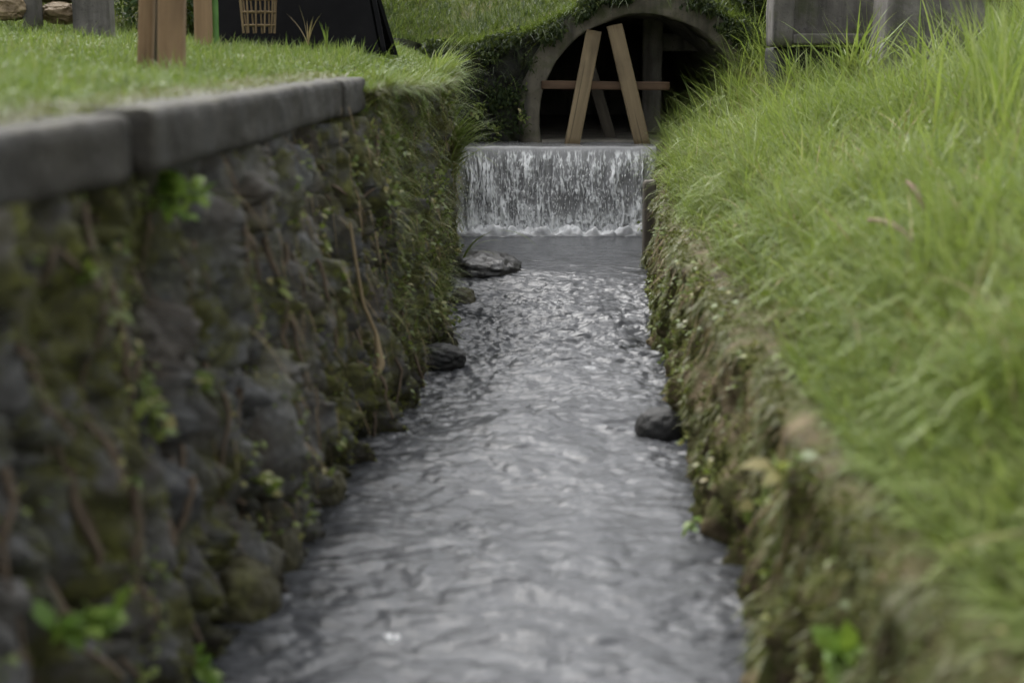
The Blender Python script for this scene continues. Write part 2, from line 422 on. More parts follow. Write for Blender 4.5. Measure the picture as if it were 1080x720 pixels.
# froth at the foot of the fall
fz = ss(Yg, 7.86, 7.92)
fm = fm*(1-ss(Yg, 6.4, 7)) + fz*np.clip(.55+.9*(fbm(Xg*24, Yg*24, None, 4, 55)-.35), 0, 1)
Zg = Zg + fz*(.016+.13*(fbm(Xg*22, Yg*22, None, 4, 56)-.4))
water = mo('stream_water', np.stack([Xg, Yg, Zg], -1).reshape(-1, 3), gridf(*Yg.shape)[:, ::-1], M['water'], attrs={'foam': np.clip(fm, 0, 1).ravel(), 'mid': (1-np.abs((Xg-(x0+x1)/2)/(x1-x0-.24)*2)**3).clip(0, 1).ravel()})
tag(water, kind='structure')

# ------------------------------------------------------------------ left stone wall with coping
wl = thing('stone_wall', (-.55, 3.5, -.2), 'tall dark rubble stone wall with mossy face and grey coping lining the left of the stream', 'stone wall')
def wall_relief(y, z):
    """split rubble: flat tilted faces, deep ragged joints, upright cracks"""
    wx = (fbm(y*5, z*4, None, 4, 60)-.5)*.30+(fbm(y*26, z*20, None, 3, 68)-.5)*.05
    wz = (fbm(y*5+9, z*4, None, 4, 69)-.5)*.30+(fbm(y*26+5, z*20, None, 3, 57)-.5)*.05
    f1, f2, cell, ox, oy = voro((y+wx)*7.0+z*2.4, (z+wz)*1.7, 61, True)
    edge = f2-f1
    h2 = (cell*17.3) % 1; h3 = (cell*41.7) % 1
    d = .075*(ss(edge, .02, .10)-1) + .085*(cell-.5) + .20*(h2-.35)*ox + .03*(h3-.5)*oy
    g1, g2, c2, px, py = voro((y+wx*.7)*17+z*5, (z+wz*.7)*4.2, 66, True)
    d = d + .022*(ss(g2-g1, .0, .12)-1) + .028*(c2-.5) + .03*((c2*31.7) % 1-.4)*px
    rid = 1-np.abs(fbm(y*11+z*2.5, z*1.6, None, 4, 67)*2-1)*2
    cr = 1-np.abs(fbm((y+wx*.5)*22+z*5, z*3.0, None, 4, 58)*2-1)*2
    d = d + .040*(cr-.5) - .075*ss(rid, .60, .95) + (fbm(y*34, z*16, None, 4, 62)-.5)*.040 + (fbm(y*3, z*3, None, 3, 63)-.5)*.07
    return d, edge, cell
ys = np.concatenate([np.linspace(-5, .8, 120)[:-1], np.linspace(.8, 8.2, 1250)]); tz = np.linspace(0, 1, 150)
Yg, T = np.meshgrid(ys, tz, indexing='ij')
ztop = ip(Yg, [0, 4.6, 4.75, 5.4, 6.2, 8.2], [.915, .915, 1.0, .985, .97, .99])
Z = -.25+(ztop+.25)*T
xw = L_foot(Yg)+(L_top(Yg)-L_foot(Yg))*np.clip(Z/.95, -.3, 1)
disp, edge, cell = wall_relief(Yg, Z)
gap = np.clip(1-ss(edge, .015, .09)+.8*ss(-disp, .06, .13), 0, 1)
mossa = np.clip(ss(fbm(Yg*2.4, Z*2.4, None, 4, 64), .42, .60)*.9 + ss(Yg, 4.3, 5.2)*.75 + ss(Z, .35, .05)*.3, 0, 1)*(1-.2*gap)
wet = 1-ss(Z + (fbm(Yg*6, Z*3, None, 3, 65)-.5)*.15, .03, .14)
mo('wall_face', np.stack([xw+disp, Yg, Z], -1).reshape(-1, 3), gridf(*Yg.shape)[:, ::-1], M['wallstone'], wl,
   attrs={'cell': cell.ravel(), 'gap': gap.ravel(), 'moss': mossa.ravel(), 'wet': wet.ravel()})
def wall_pt(y, z):
    i = np.clip(np.searchsorted(ys_w, y), 1, len(ys_w)-1)
    return L_foot(y)+(L_top(y)-L_foot(y))*np.clip(z/.95, -.3, 1) + wall_disp(y, z)
ys_w = ys
def wall_disp(y, z): return wall_relief(y, z)[0]
for k, (a, b) in enumerate(((-4, -2.2), (-2.19, -.6), (-.59, 1.0), (1.01, 2.32), (2.345, 3.395), (3.415, 4.22), (4.24, 4.66))):
    n = max(8, int((b-a)/.02)); yy = np.linspace(a, b, n)
    bev = .012; d = .24; h = .110
    pr = [(0, 0)]
    pr = np.array([(-.02, -h), (-.006, -h+.004), (0, -h+.012)] + [(0, z) for z in np.linspace(-h+.025, -.022, 6)] + [(-.003, -.009), (-.009, -.003), (-.018, 0)] + [(x, 0) for x in np.linspace(-.05, -d, 7)] + [(-d, -h)] + [(x, -h) for x in np.linspace(-d+.04, -.06, 4)])
    m = len(pr)
    jit = (rng.random(2)-.5)*.026
    P = np.zeros((n, m, 3))
    P[..., 0] = L_top(yy)[:, None]+.035+pr[None, :, 0]+jit[0]; P[..., 1] = yy[:, None]; P[..., 2] = ZCf(yy)[:, None]+pr[None, :, 1]+jit[1]*.6
    e = np.minimum(yy-a, b-yy)[:, None]; rnd = np.clip(1-e/.012, 0, 1)**2*.005
    c = np.array([-.12, -.059])
    dd = np.stack([c[0]-pr[:, 0], c[1]-pr[:, 1]], -1); dd /= np.linalg.norm(dd, axis=1, keepdims=True)
    nz = (fbm(P[..., 1]*9, P[..., 2]*14+P[..., 0]*14, None, 4, 70+k)-.5)*.016 + (fbm(P[..., 1]*40, P[..., 2]*40, None, 3, 90+k)-.5)*.006
    P[..., 0] += dd[None, :, 0]*(rnd+nz); P[..., 2] += dd[None, :, 1]*(rnd+nz)
    Vc = P.reshape(-1, 3); i = np.arange(n-1)[:, None]*m; j = np.arange(m)[None]; j2 = (j+1) % m
    Fq = np.stack([i+j, i+m+j, i+m+j2, i+j2], -1).reshape(-1, 4)
    c0 = len(Vc); Vc = np.concatenate([Vc, P[0].mean(0)[None], P[-1].mean(0)[None]])
    jj = np.arange(m); t0 = np.stack([jj, (jj+1) % m, np.full(m, c0)], -1); t1 = np.stack([(n-1)*m+(jj+1) % m, (n-1)*m+jj, np.full(m, c0+1)], -1)
    mo('coping_stone', Vc, [Fq, np.concatenate([t0, t1])], M['coping'], wl, smooth=True)

# ------------------------------------------------------------------ weir and its fall
WY = 8.15
w = thing('weir', (.24, WY, -.2), 'low wet concrete weir sill under the water curtain in front of the arch', 'weir')
V, F = softbox((1.46, .75, .80), (60, 16, 30), .015, .008, 3, 9)
mo('weir_sill', V+np.array([.27, WY+.375, .18]), F, M['weir'], w)
# water: thin film over the sill, then a curtain
xs = np.linspace(-.40, .82, 620)
pr = []
for yv in np.linspace(8.85, 8.2, 12): pr.append((yv, .60))
for a in np.linspace(0, 1, 110):
    t = a
    pr.append((WY+.01-.13*math.sqrt(t)*.8-.02*t, .60-.50*t**1.15))
pr = np.array(pr)
Xg, K = np.meshgrid(xs, np.arange(len(pr)), indexing='ij')
Yg = pr[K, 0]; Zg = pr[K, 1].copy()
drop = np.clip((.60-Zg)/.5, 0, 1)
wob = (fbm(Xg*8, Zg*2, None, 2, 101)-.5)*.03
wob = wob+(fbm(Xg*30, Zg*14, None, 3, 107)-.5)*.022
st = fbm((Xg+wob)*95, Zg*11+7, None, 4, 100); st2 = fbm((Xg+wob)*26, Zg*5, None, 3, 102); st3 = fbm((Xg+wob)*170, Zg*48, None, 3, 103)
br = fbm(Xg*5, Zg*1.2, None, 3, 104)
foam = ss(st*.42+st2*.24+st3*.34+.40*(br-.5)+.05*drop-.05*ss(Xg, -.22, -.37), .48, .665)*ss(drop, .02, .10)
spray = ss(drop+.28*(fbm(Xg*9, Zg*5, None, 3, 108)-.5), .60, .84)
foam = np.maximum(foam, spray*(.35+.65*ss(fbm(Xg*60, Zg*50, None, 4, 105), .38, .62)))
foam = np.clip(foam, 0, 1)
Yg = Yg - (.075*(st2-.5)+.02*(st-.5)+.06*(br-.5))*ss(drop, .02, .3) - .03*foam*drop
Zg = Zg + (fbm(Xg*12, Yg*10, None, 3, 106)-.5)*.008*(1-ss(drop, 0, .1))
parts = [(np.stack([Xg, Yg, Zg], -1).reshape(-1, 3), gridf(*Xg.shape), {'foam': foam.ravel()})]
# loose drops and threads of water in front of the curtain
oct_v = np.array([[1, 0, 0], [-1, 0, 0], [0, 1, 0], [0, -1, 0], [0, 0, 1], [0, 0, -1.]])
oct_f = np.array([[0, 2, 4], [2, 1, 4], [1, 3, 4], [3, 0, 4], [2, 0, 5], [1, 2, 5], [3, 1, 5], [0, 3, 5]])
def drops(P, R, el):
    n = len(P); D = oct_v[None]*np.stack([R, R, R*el], -1)[:, None]
    return (P[:, None]+D).reshape(-1, 3), (oct_f[None]+np.arange(n)[:, None, None]*6).reshape(-1, 3)
n = 2600
q = rng.random(n); P = np.stack([rng.uniform(-.33, .80, n), 8.06-.13*rng.random(n), .13+.42*q**3], -1)
V, F = drops(P, rng.uniform(.0010, .0028, n), rng.uniform(1, 5, n)*(.4+q))
parts.append((V, F, {'foam': np.full(len(V), 1.)}))
V, F, A = join(parts)
tag(mo('waterfall', V, F, M['fall'], attrs=A), kind='structure')

# rough plank along the lip of the weir
# ------------------------------------------------------------------ culvert: headwall, arch ring, tunnel
CX, CZ, RI, RO, HY = .775, .735, .61, .74, 8.62
cu = thing('culvert', (CX, HY, .55), 'dark stone culvert mouth with pale round concrete arch ring above the weir', 'culvert')
ang = np.linspace(-.32, PI+.32, 90)
prf = [(RI, -.03), (RI+.006, -.045), (RI+.012, -.05), (RO-.014, -.05), (RO-.004, -.042), (RO, -.03), (RO, .25), (RI, .25)]
prf = np.array(prf); m = len(prf)
AA, K = np.meshgrid(ang, np.arange(m), indexing='ij')
R = prf[K, 0] + (fbm(AA*7, K*1.3, None, 4, 120)-.5)*.045*np.where(K >= 3, 1, .4)
Yg = HY+prf[K, 1]+(fbm(AA*9, K*.9+4, None, 4, 121)-.5)*.03
P = np.stack([CX+R*np.cos(AA), Yg, CZ+R*np.sin(AA)], -1).reshape(-1, 3)
i = np.arange(len(ang)-1)[:, None]*m; j = np.arange(m)[None]; j2 = (j+1) % m
mo('arch_ring', P, np.stack([i+j, i+m+j, i+m+j2, i+j2], -1).reshape(-1, 4), M['ring'], cu)
def T_top(x): return H_mid(x, np.full_like(np.asarray(x, float), 8.74))+.01
xs = np.linspace(-.75, 2.6, 260); tv = np.linspace(0, 1, 60)
Xg, T = np.meshgrid(xs, tv, indexing='ij')
dx = np.abs(Xg-CX)
bot = np.where(dx < RO-.03, CZ+np.sqrt(np.maximum((RO-.03)**2-dx**2, 0)), .0)
bot = np.where((dx >= RO-.03), .0, bot)
top = np.where(Xg < 1.4, T_top(Xg), H_back(Xg, np.full_like(Xg, 8.74)))
top = np.maximum(top, bot+.02)
Zg = bot+(top-bot)*T
_, _, cell = voro(Xg*6, Zg*7, 130); f1, f2, cell = voro(Xg*6, Zg*7, 130)
Yg = HY+.0-(.05*ss(f2-f1, 0, .25)+(fbm(Xg*15, Zg*15, None, 4, 131)-.5)*.05)+.03
Fh = gridf(*Xg.shape)
# drop the stretched column where the wall jumps at the ring
Vh = np.stack([Xg, Yg, Zg], -1).reshape(-1, 3)
zr = Vh[Fh][:, :, 2]; keep = ~((np.abs(np.abs(Vh[Fh][:, :, 0].mean(1)-CX)-(RO-.03)) < .013))
jump = (np.abs(Xg[1:, 0]-CX) < RO-.03) != (np.abs(Xg[:-1, 0]-CX) < RO-.03)
km = np.repeat(~jump, len(tv)-1)
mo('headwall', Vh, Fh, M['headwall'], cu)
ang = np.linspace(-.4, PI+.4, 60); yy = np.linspace(HY, 12.4, 60)
AA, Yg = np.meshgrid(ang, yy, indexing='ij')
R = RI+.012+(fbm(AA*4, Yg*4, None, 4, 140)-.5)*.06
P = np.stack([CX+R*np.cos(AA), Yg, CZ+R*np.sin(AA)], -1).reshape(-1, 3)
Ft = gridf(*AA.shape)
c0 = len(P); P = np.concatenate([P, [[CX, 12.4, CZ]]])
last = np.arange(60)*60+59
mo('tunnel_lining', P, [Ft, np.stack([last, np.roll(last, -1), np.full(60, c0)], -1)], M['tunnel'], cu)
V, F = softbox((1.5, 3.9, .1), (10, 30, 2), .01, .015, 9, 6)
mo('tunnel_floor', V+np.array([CX, 10.55, .56]), F, M['tunnel'], cu)

V, F = softbox((.13, .10, .9), (6, 6, 20), .02, .015, 17, 8)
mo('inner_pillar', V+np.array([at(688, 50, 9.6)[0], 9.6, 1.03]), F, M['tunnel'], cu)
V, F = softbox((.5, .08, .12), (14, 5, 6), .02, .015, 18, 8)
mo('inner_beam', V+np.array([at(718, 60, 9.8)[0], 9.8, at(718, 45, 9.8)[2]]), F, M['tunnel'], cu)
fr = thing('timber_brace', at(640, 150, 8.42), 'pale timber trestle of two leaning boards and a crossbar standing inside the culvert arch', 'timber brace')
def addboard(name, A, B, w, t, mat, parent, side=(1, 0, 0), seed=0, bev=.004):
    V, F, lc = board(A, B, w, t, side, bev, .0018, seed)
    return mo(name, V, F, mat, parent, attrs={'lc': lc})
addboard('board', at(603, 154, 8.40), at(626.5, 33, 8.56), .092, .035, M['prop'], fr, seed=1)
addboard('board', at(678, 154, 8.40), at(648, 27, 8.56), .092, .035, M['prop'], fr, seed=2)
addboard('crossbar', at(571, 89.5, 8.57), at(706, 91, 8.57), .05, .04, M['redwood'], fr, side=(0, 0, 1), seed=3)
addboard('rear_strut', at(646, 152, 8.9), at(622, 70, 8.75), .07, .04, M['oldwood'], fr, seed=4)

# timber wing post at the right end of the weir
A = at(685, 300, 6.95); B = at(685, 190, 7.0)
V, F, lc = board(A-np.array([0, 0, .2]), B, .06, .10, (1, 0, 0), .012, .012, 5, (8, 8, 30))
tag(mo('timber_post', V, F, M['oldwood'], attrs={'lc': lc}, base=(A[0], A[1], A[2]-.2)), 'dark weathered upright timber at the right end of the weir fall', 'timber post')

# ------------------------------------------------------------------ things on the left lawn
def gz(x, y): return float(H_left(np.array([x]), np.array([y]))[0]+back(np.array([y]))[0])
b = at(168, 72, 4.6)
st = thing('wooden_stand', (b[0], 4.6, gz(b[0], 4.6)), 'tan wooden stand on squared legs on the grass above the stone coping', 'wooden stand')
zt = np.array([0, 0, .75])
A1, A2 = at(152, 72, 4.66), at(180, 74, 4.55)
addboard('leg', A1-np.array([0, 0, .05]), at(157, -60, 4.66), .046, .05, M['tan'], st, seed=6, bev=.006)
addboard('leg', A2-np.array([0, 0, .05]), at(182, -60, 4.55), .080, .06, M['tan'], st, seed=7, bev=.006)
addboard('leg', at(168, 66, 4.9)-np.array([0, 0, .05]), at(171, -60, 4.72), .05, .05, M['oldwood'], st, seed=8)
addboard('top_rail', at(140, -62, 4.63), at(196, -62, 4.63), .07, .16, M['tan'], st, side=(0, 0, 1), seed=9)
p = at(214, 30, 6.0)
V, F, lc = board((p[0], 6, gz(p[0], 6)-.06), (p[0]+.01, 6, 1.75), .068, .06, (1, 0, 0), .006, .002, 10)
tag(mo('wooden_post', V, F, M['tan'], attrs={'lc': lc}, base=(p[0], 6, gz(p[0], 6))), 'slim tan post between the wooden stand and the black board', 'wooden post')
p = at(226, 30, 6.05)
V, F = tube([(p[0], 6.05, gz(p[0], 6.05)-.05), (p[0]+.004, 6.05, 1.3), (p[0]+.0, 6.06, 1.72)], [.017, .016, .016], 10)
tag(mo('garden_stake', V, F, M['greenpole'], base=(p[0], 6.05, gz(p[0], 6.05))), 'thin bright green stake beside the slim tan post', 'garden stake')

bd = thing('folding_board', at(330, 42, 6.5), 'black folding board standing in the lawn grass above the wall', 'board')
def slab(corners, t, mat, name, parent, n=14):
    """flat panel through 4 corners (bl, br, tr, tl), t thick"""
    c = np.asarray(corners, float)
    nrm = np.cross(c[1]-c[0], c[3]-c[0]); nrm /= np.linalg.norm(nrm)
    V, F = boxgrid(n, n, 1)
    a, b_ = V[:, :1]+.5, V[:, 1:2]+.5
    P = (1-a)*(1-b_)*c[0]+a*(1-b_)*c[1]+a*b_*c[2]+(1-a)*b_*c[3] + V[:, 2:]*t*nrm
    return mo(name, P, F, mat, parent, smooth=False)
bl = at(228, 50, 6.75); br_ = at(403, 66, 6.35); tr_ = at(380, -55, 6.55); tl = at(232, -55, 6.9)
slab([bl, br_, tr_, tl], .022, M['black'], 'front_panel', bd)
d = np.array([.06, .42, .02])
slab([bl+d+[0, .15, 0], br_+d*[.6, .9, 1], tr_+[0.01, .05, 0], tl+[0, .05, 0]], .022, M['black'], 'rear_panel', bd)
addboard('side_rail', at(406, 60, 6.36), at(384, -55, 6.56), .022, .03, M['black'], bd, seed=12)

bk = thing('bamboo_cage', at(273, 28, 6.45), 'small woven bamboo lattice cage in front of the black board', 'bamboo cage')
bc = at(273, 28, 6.45); parts = []
rr = lambda z: .068+.02*z/.3
for z in np.arange(0, .34, .057):
    a = np.linspace(0, 2*PI, 29)
    V, F = tube(np.stack([bc[0]+rr(z)*np.cos(a), bc[1]+rr(z)*np.sin(a), np.full(29, bc[2]+z+.004)], -1), .0048, 6); parts.append((V, F, {'lc': V*1.}))
mo('hoop', *join(parts)[:2], M['bamboo'], bk, attrs=join(parts)[2])
parts = []
for k in range(12):
    a = 2*PI*k/12; z = np.linspace(-.03, .31, 10); tw = a+.5*z
    V, F = tube(np.stack([bc[0]+(rr(z)+.004)*np.cos(tw), bc[1]+(rr(z)+.004)*np.sin(tw), bc[2]+z], -1), .0042, 6); parts.append((V, F, {'lc': V*1.}))
mo('upright', *join(parts)[:2], M['bamboo'], bk, attrs=join(parts)[2])

def ico(sub):
    import bmesh
    bm = bmesh.new(); bmesh.ops.create_icosphere(bm, subdivisions=sub, radius=1)
    V = np.array([v.co[:] for v in bm.verts]); F = np.array([[v.index for v in f.verts] for f in bm.faces]); bm.free(); return V, F
def rock(name, c, size, mat, seed, label, cat, group=None, sub=5, rough=.35, fine=.3):
    V, F = ico(sub)
    r = 1+(fbm(V[:, 0]*1.3+seed*3.1, V[:, 1]*1.3, V[:, 2]*1.3+seed, 3, seed)-.5)*2*rough+(fbm(V[:, 0]*5+seed, V[:, 1]*5, V[:, 2]*5, 4, seed+3)-.5)*fine
    P = V*r[:, None]; P = np.sign(P)*np.abs(P)**.85*np.asarray(size)+np.asarray(c)
    return tag(mo(name, P, F, mat, base=(c[0], c[1], c[2]-size[2])), label, cat, group)
for k, (u, v, y, sx, sz, lab, m_) in enumerate((
        (8, 10, 6.9, .085, .055, 'pale tan fieldstone at the left end of the stone pile', 'fieldstone'),
        (2, -4, 7.0, .10, .06, 'tan fieldstone lying on top of the left end of the pile', 'fieldstone'),
        (63, 13, 7.1, .10, .05, 'low brown fieldstone between the two grey posts', 'fieldstone'),
        (60, -9, 7.2, .12, .055, 'dark brown stone resting above the gap between the grey posts', 'mossrock'))):
    p = at(u, v, y)
    rock('fieldstone', p, (sx, .1, sz), M[m_], 200+k, lab, 'stone', 'fieldstones piled on the lawn')
for (u, v, y, wd, lab) in ((35, 21, 6.95, .065, 'narrow grey concrete post between tan fieldstones'), (99, 19, 7.0, .175, 'broad grey concrete post right of the fieldstone pile')):
    p = at(u, v, y)
    V, F = softbox((wd, .12, 1.0), (8, 6, 24), .01, .004, 5, 9)
    V = V+np.array([p[0], y, gz(p[0], y)-.1+.5])
    tag(mo('concrete_post', V, F, M['concrete'], base=(p[0], y, gz(p[0], y)-.1)), lab, 'concrete post', 'grey posts on the left lawn')

# ------------------------------------------------------------------ old concrete on the right bank
p = at(872, 50, 7.6)
tr = thing('concrete_trough', (p[0], 7.75, p[2]-.12), 'weathered grey concrete block with recessed panel and ledge in long grass', 'concrete block')
xl, xr = at(808, 0, 7.6)[0]+.045, at(940, 0, 7.6)[0]; zl = at(870, 40, 7.6)[2]
def cbox(name, x0, x1, y0, y1, z0, z1, mat, par, seed, n=(16, 10, 16), bev=.012, rough=.008):
    V, F = softbox((x1-x0, y1-y0, z1-z0), n, bev, rough, seed, 9)
    return mo(name, V+np.array([(x0+x1)/2, (y0+y1)/2, (z0+z1)/2]), F, mat, par)
cbox('body', xl+.06, xr+.05, 7.72, 8.2, zl+.0, zl+.55, M['concrete'], tr, 31)
cbox('corner_post', xl, xl+.11, 7.62, 7.84, zl-.045, zl+.6, M['concrete'], tr, 32)
cbox('ledge', xl+.11, xr+.05, 7.6, 7.8, zl-.035, zl+.022, M['concrete'], tr, 33)
cbox('recess_shade', xl+.04, xr, 7.70, 8.1, zl-.5, zl-.047, M['headwall'], tr, 34)  # set-back block, its dark colour standing in for the shaded gap below the ledge
p = at(982, 64, 7.0)
V, F = softbox((.47, .3, 1.2), (24, 16, 40), .02, .012, 41, 7)
V = V+np.array([p[0], 7.15, p[2]-.1+.55]); V[:, 0] += (V[:, 2]-p[2])*.06
pb = tag(mo('stone_pillar', V, F, M['concrete'], base=(p[0], 7.15, p[2]-.15)), 'broad pitted grey pillar rising from tall grass at the upper right', 'pillar')

# ------------------------------------------------------------------ rocks in the stream
def wp(u, v, z):
    b = (360-v)/1500; dz = -sp+b*cp; t = (z-EYE)/dz
    return np.array([(u-540)/1500*t, (cp+b*sp)*t, z])
p = wp(508, 296, .04)
rock('boulder', p+[.0, .10, .03], (.19, .28, .10), M['wetslab'], 301, 'large sloping wet boulder against the mossy wall below the weir', 'boulder', None, 5, .25)
p = wp(467, 388, .0)
rock('stream_rock', p+[0, .02, .025], (.085, .09, .055), M['blackrock'], 302, 'small jagged dark rock breaking the water beside the left wall', 'rock')
p = wp(703, 462, .0)
rock('stream_rock', p+[-.01, .03, .01], (.08, .075, .075), M['blackrock'], 303, 'rounded black rock at the foot of the right bank', 'rock', None, 5, .15, .08)
for k, (u, v, s_, lab) in enumerate(((262, 640, .07, 'low mossy stone at the wall foot nearest the camera'), (300, 595, .06, 'mossy stone standing at the wall foot above the nearest one'), (350, 528, .05, 'dark mossy stone with a green leaf beside it at the wall foot'), (492, 325, .06, 'small dark stone under the weeds at the far wall foot'))):
    p = wp(u, v, .0)
    rock('mossy_stone', p+[-.015, 0, .02], (s_, s_*1.3, s_*1.15), M['mossrock'], 310+k, lab, 'stone', 'mossy stones along the wall foot')

# ------------------------------------------------------------------ grass
def blades(P, h, w, az, lean, bend, seg=3, t=None, wmin=.0):
    n = len(P); h = np.broadcast_to(h, (n,)); w = np.broadcast_to(w, (n,))
    D = np.stack([np.cos(az), np.sin(az), np.zeros(n)], -1)
    tw = az+PI/2+rng.uniform(-.7, .7, n)
    Wd = np.stack([np.cos(tw), np.sin(tw), np.zeros(n)], -1)
    p = P.copy(); rows = []; us = []
    for k in range(seg+1):
        a = k/seg
        ww = w*(1-a**1.6)*(.75+.25*min(1, a*4))
        if k < seg: rows += [p-Wd*ww[:, None]/2, p+Wd*ww[:, None]/2]; us += [a, a]
        else: rows.append(p); us.append(1.)
        th = lean+bend*(k+.5)/seg
        p = p+(h/seg)[:, None]*(np.sin(th)[:, None]*D+np.cos(th)[:, None]*np.array([0, 0, 1.]))
    m = 2*seg+1
    V = np.stack(rows, 1).reshape(-1, 3)
    o = np.arange(n)[:, None]*m
    Q = np.concatenate([o+np.array([[2*k, 2*k+1, 2*k+3, 2*k+2]]) for k in range(seg-1)]) if seg > 1 else np.zeros((0, 4), int)
    Tn = o+np.array([[2*seg-2, 2*seg-1, 2*seg]])
    t = rng.random(n) if t is None else t
    return V, [Q, Tn], {'t': np.repeat(t, m), 'u': np.tile(us, n)}
def U(n, a, b): return rng.uniform(a, b, n)
def stuff(name, parts, mat, label, cat):
    V, F, A = join(parts)
    return tag(mo(name, V, F, mat, attrs=A), label, cat, kind='stuff')

def leaves(P, d, nrm, L, Wd, t=None, droop=.25):
    """oval leaves from P along d, facing nrm"""
    n = len(P); d = d/np.linalg.norm(d, axis=1, keepdims=True)
    s = np.cross(nrm, d); s /= np.maximum(np.linalg.norm(s, axis=1, keepdims=True), 1e-6)
    nn = np.cross(d, s)
    L = np.broadcast_to(L, (n,))[:, None]; Wd = np.broadcast_to(Wd, (n,))[:, None]
    pts = []
    for a, ww in ((0, 0), (.28, -.42), (.28, .42), (.66, -.40), (.66, .40), (1, 0)):
        pts.append(P+d*L*a+s*Wd*ww-nn*L*(droop*a*a-abs(ww)*.25))
    V = np.stack(pts, 1).reshape(-1, 3); o = np.arange(n)[:, None]*6
    t = rng.random(n) if t is None else t
    return V, [o+np.array([[1, 2, 4, 3]]), np.concatenate([o+np.array([[0, 2, 1]]), o+np.array([[3, 4, 5]])])], {'t': np.repeat(t, 6), 'u': np.tile([0, .3, .3, .66, .66, 1], n)}
def rdir(n, base, spread):
    d = np.asarray(base, float)[None]+rng.normal(0, spread, (n, 3)); return d/np.linalg.norm(d, axis=1, keepdims=True)
# left lawn: density falls with distance
def scatter_left(n, y0, y1, s0, s1, pw=1.):
    y = y0+(y1-y0)*rng.random(n)**pw; s = s0+(s1-s0)*rng.random(n)**1.3
    x = L_top(y)-s
    return x, y, s
parts = []
for (n, y0, y1, s0, s1, h, w) in ((22000, .8, 4.7, .07, 1.6, .046, .0055), (60000, 2.5, 7.0, .05, 2.6, .047, .0062), (34000, 4.6, 8.7, -.06, .9, .045, .0050), (40000, 5.5, 9.5, .1, 3.6, .05, .0060)):
    x, y, s = scatter_left(n, y0, y1, s0, s1)
    cl = fbm(x*6, y*6, None, 3, 150)
    hh = h*U(n, .5, 1.5)*(.4+1.3*cl)*(.5+.5*ss(s, .1, .35))
    z = H_left(x, y)+back(y)
    parts.append(blades(np.stack([x, y, z-.004], -1), hh*1.4, w*U(n, .5, 1.4), U(n, 0, 2*PI), U(n, .0, 1.1), U(n, .1, 1.7), 3))
n = 26000; y = 1.5+5.5*rng.random(n); s_ = .08+2.4*rng.random(n)**1.4; x = L_top(y)-s_
keep = fbm(x*4, y*4, None, 3, 151) > .45; x, y = x[keep], y[keep]; n = len(x)
lv = leaves(np.stack([x, y, H_left(x, y)+U(n, .01, .045)], -1), rdir(n, (0, -.2, .2), .8), rdir(n, (0, -.3, .9), .4), U(n, .009, .020), U(n, .006, .012), t=U(n, 0, .75))
LAWNLEAF = lv
parts.append(LAWNLEAF)
nc = 75; yc = 4.75+3.2*rng.random(nc); k = np.repeat(np.arange(nc), 18); n = len(k)   # clumps spilling over the wall edge
y = yc[k]+rng.normal(0, .03, n); x = L_top(y)+U(nc, -.05, .07)[k]+rng.normal(0, .015, n)
parts.append(blades(np.stack([x, y, H_left(x, y)-.01], -1), (U(nc, .08, .22)[k])*U(n, .5, 1.2), .0055*U(n, .6, 1.4), rng.normal(-.3, .8, n), U(n, .2, 1.2), U(n, .6, 2.0), 5, t=U(n, .1, .9)))
stuff('lawn_grass', parts, M['lawn'], 'short lush lawn grass on the left bank above the wall', 'grass')
# mound over and beside the culvert
n = 60000; x = U(n, -2.2, 2.6); y = 8.7+3.4*rng.random(n)**1.6
parts = [blades(np.stack([x, y, H_back(x, y)-.004], -1), U(n, .04, .11), .005*U(n, .6, 1.3), U(n, 0, 2*PI), U(n, 0, .7), U(n, .3, 1.4), 3)]
n = 9000; x = U(n, -.5, 1.7); y = U(n, 8.58, 8.8)   # hanging over the headwall
parts.append(blades(np.stack([x, y, np.where(x < 1.4, T_top(x), H_back(x, np.full(n, 8.74)))-.01], -1), U(n, .06, .16), .005, -PI/2+U(n, -.8, .8), U(n, .2, 1.0), U(n, .8, 2.0), 4))
stuff('shaded_mound_grass', parts, M['mound'], 'grass covering the mound over the culvert, its green darkened for shade', 'grass')

# right bank: long arching grass, growing in fans
parts = []
for (nc, nb, y0, y1, d0, d1, h) in ((1700, 16, .5, 3.0, .02, 1.3, .15), (3300, 16, 2.0, 6.2, .02, 2.2, .17), (2700, 16, 5.2, 8.7, -.02, 2.6, .20), (700, 14, 6.5, 10.5, .6, 4.0, .22)):
    yc = U(nc, y0, y1); dc = d0+(d1-d0)*rng.random(nc)**1.15; xc = R_brow(yc)+dc
    hc = h*U(nc, .6, 1.35)*(.45+1.1*fbm(xc*3.2, yc*3.2, None, 3, 160)); azc = U(nc, 0, 2*PI); tc = rng.random(nc)
    k = np.repeat(np.arange(nc), nb); n = len(k)
    off = rng.normal(0, .022, (n, 2))
    x, y = xc[k]+off[:, 0], yc[k]+off[:, 1]; d = x-R_brow(y)
    mid = ss(y, 5.6, 6.6)
    up = ss(d, -.06, .24)*(1-mid)+mid*(.6+.4*ss(d, .0, .3))
    hh = hc[k]*U(n, .5, 1.25)*(.22+.78*up)*(1+.3*ss(d, .7, 1.3))
    az = np.where(rng.random(n) < .45, azc[k]+rng.normal(0, .8, n), np.where(rng.random(n) < .4, PI+U(n, -1, 1), U(n, 0, 2*PI)))
    parts.append(blades(np.stack([x, y, H_rt(x, y)-.006], -1), hh*1.35, .0068*U(n, .45, 1.5), az, U(n, .0, .8), U(n, .2, 2.3), 4, t=np.clip(.6*tc[k]+.4*rng.random(n)+rng.normal(0, .1, n), 0, 1)))
n = 5200; y = 1.0+2.1*rng.random(n); d = U(n, -.03, .16); x = R_brow(y)+d
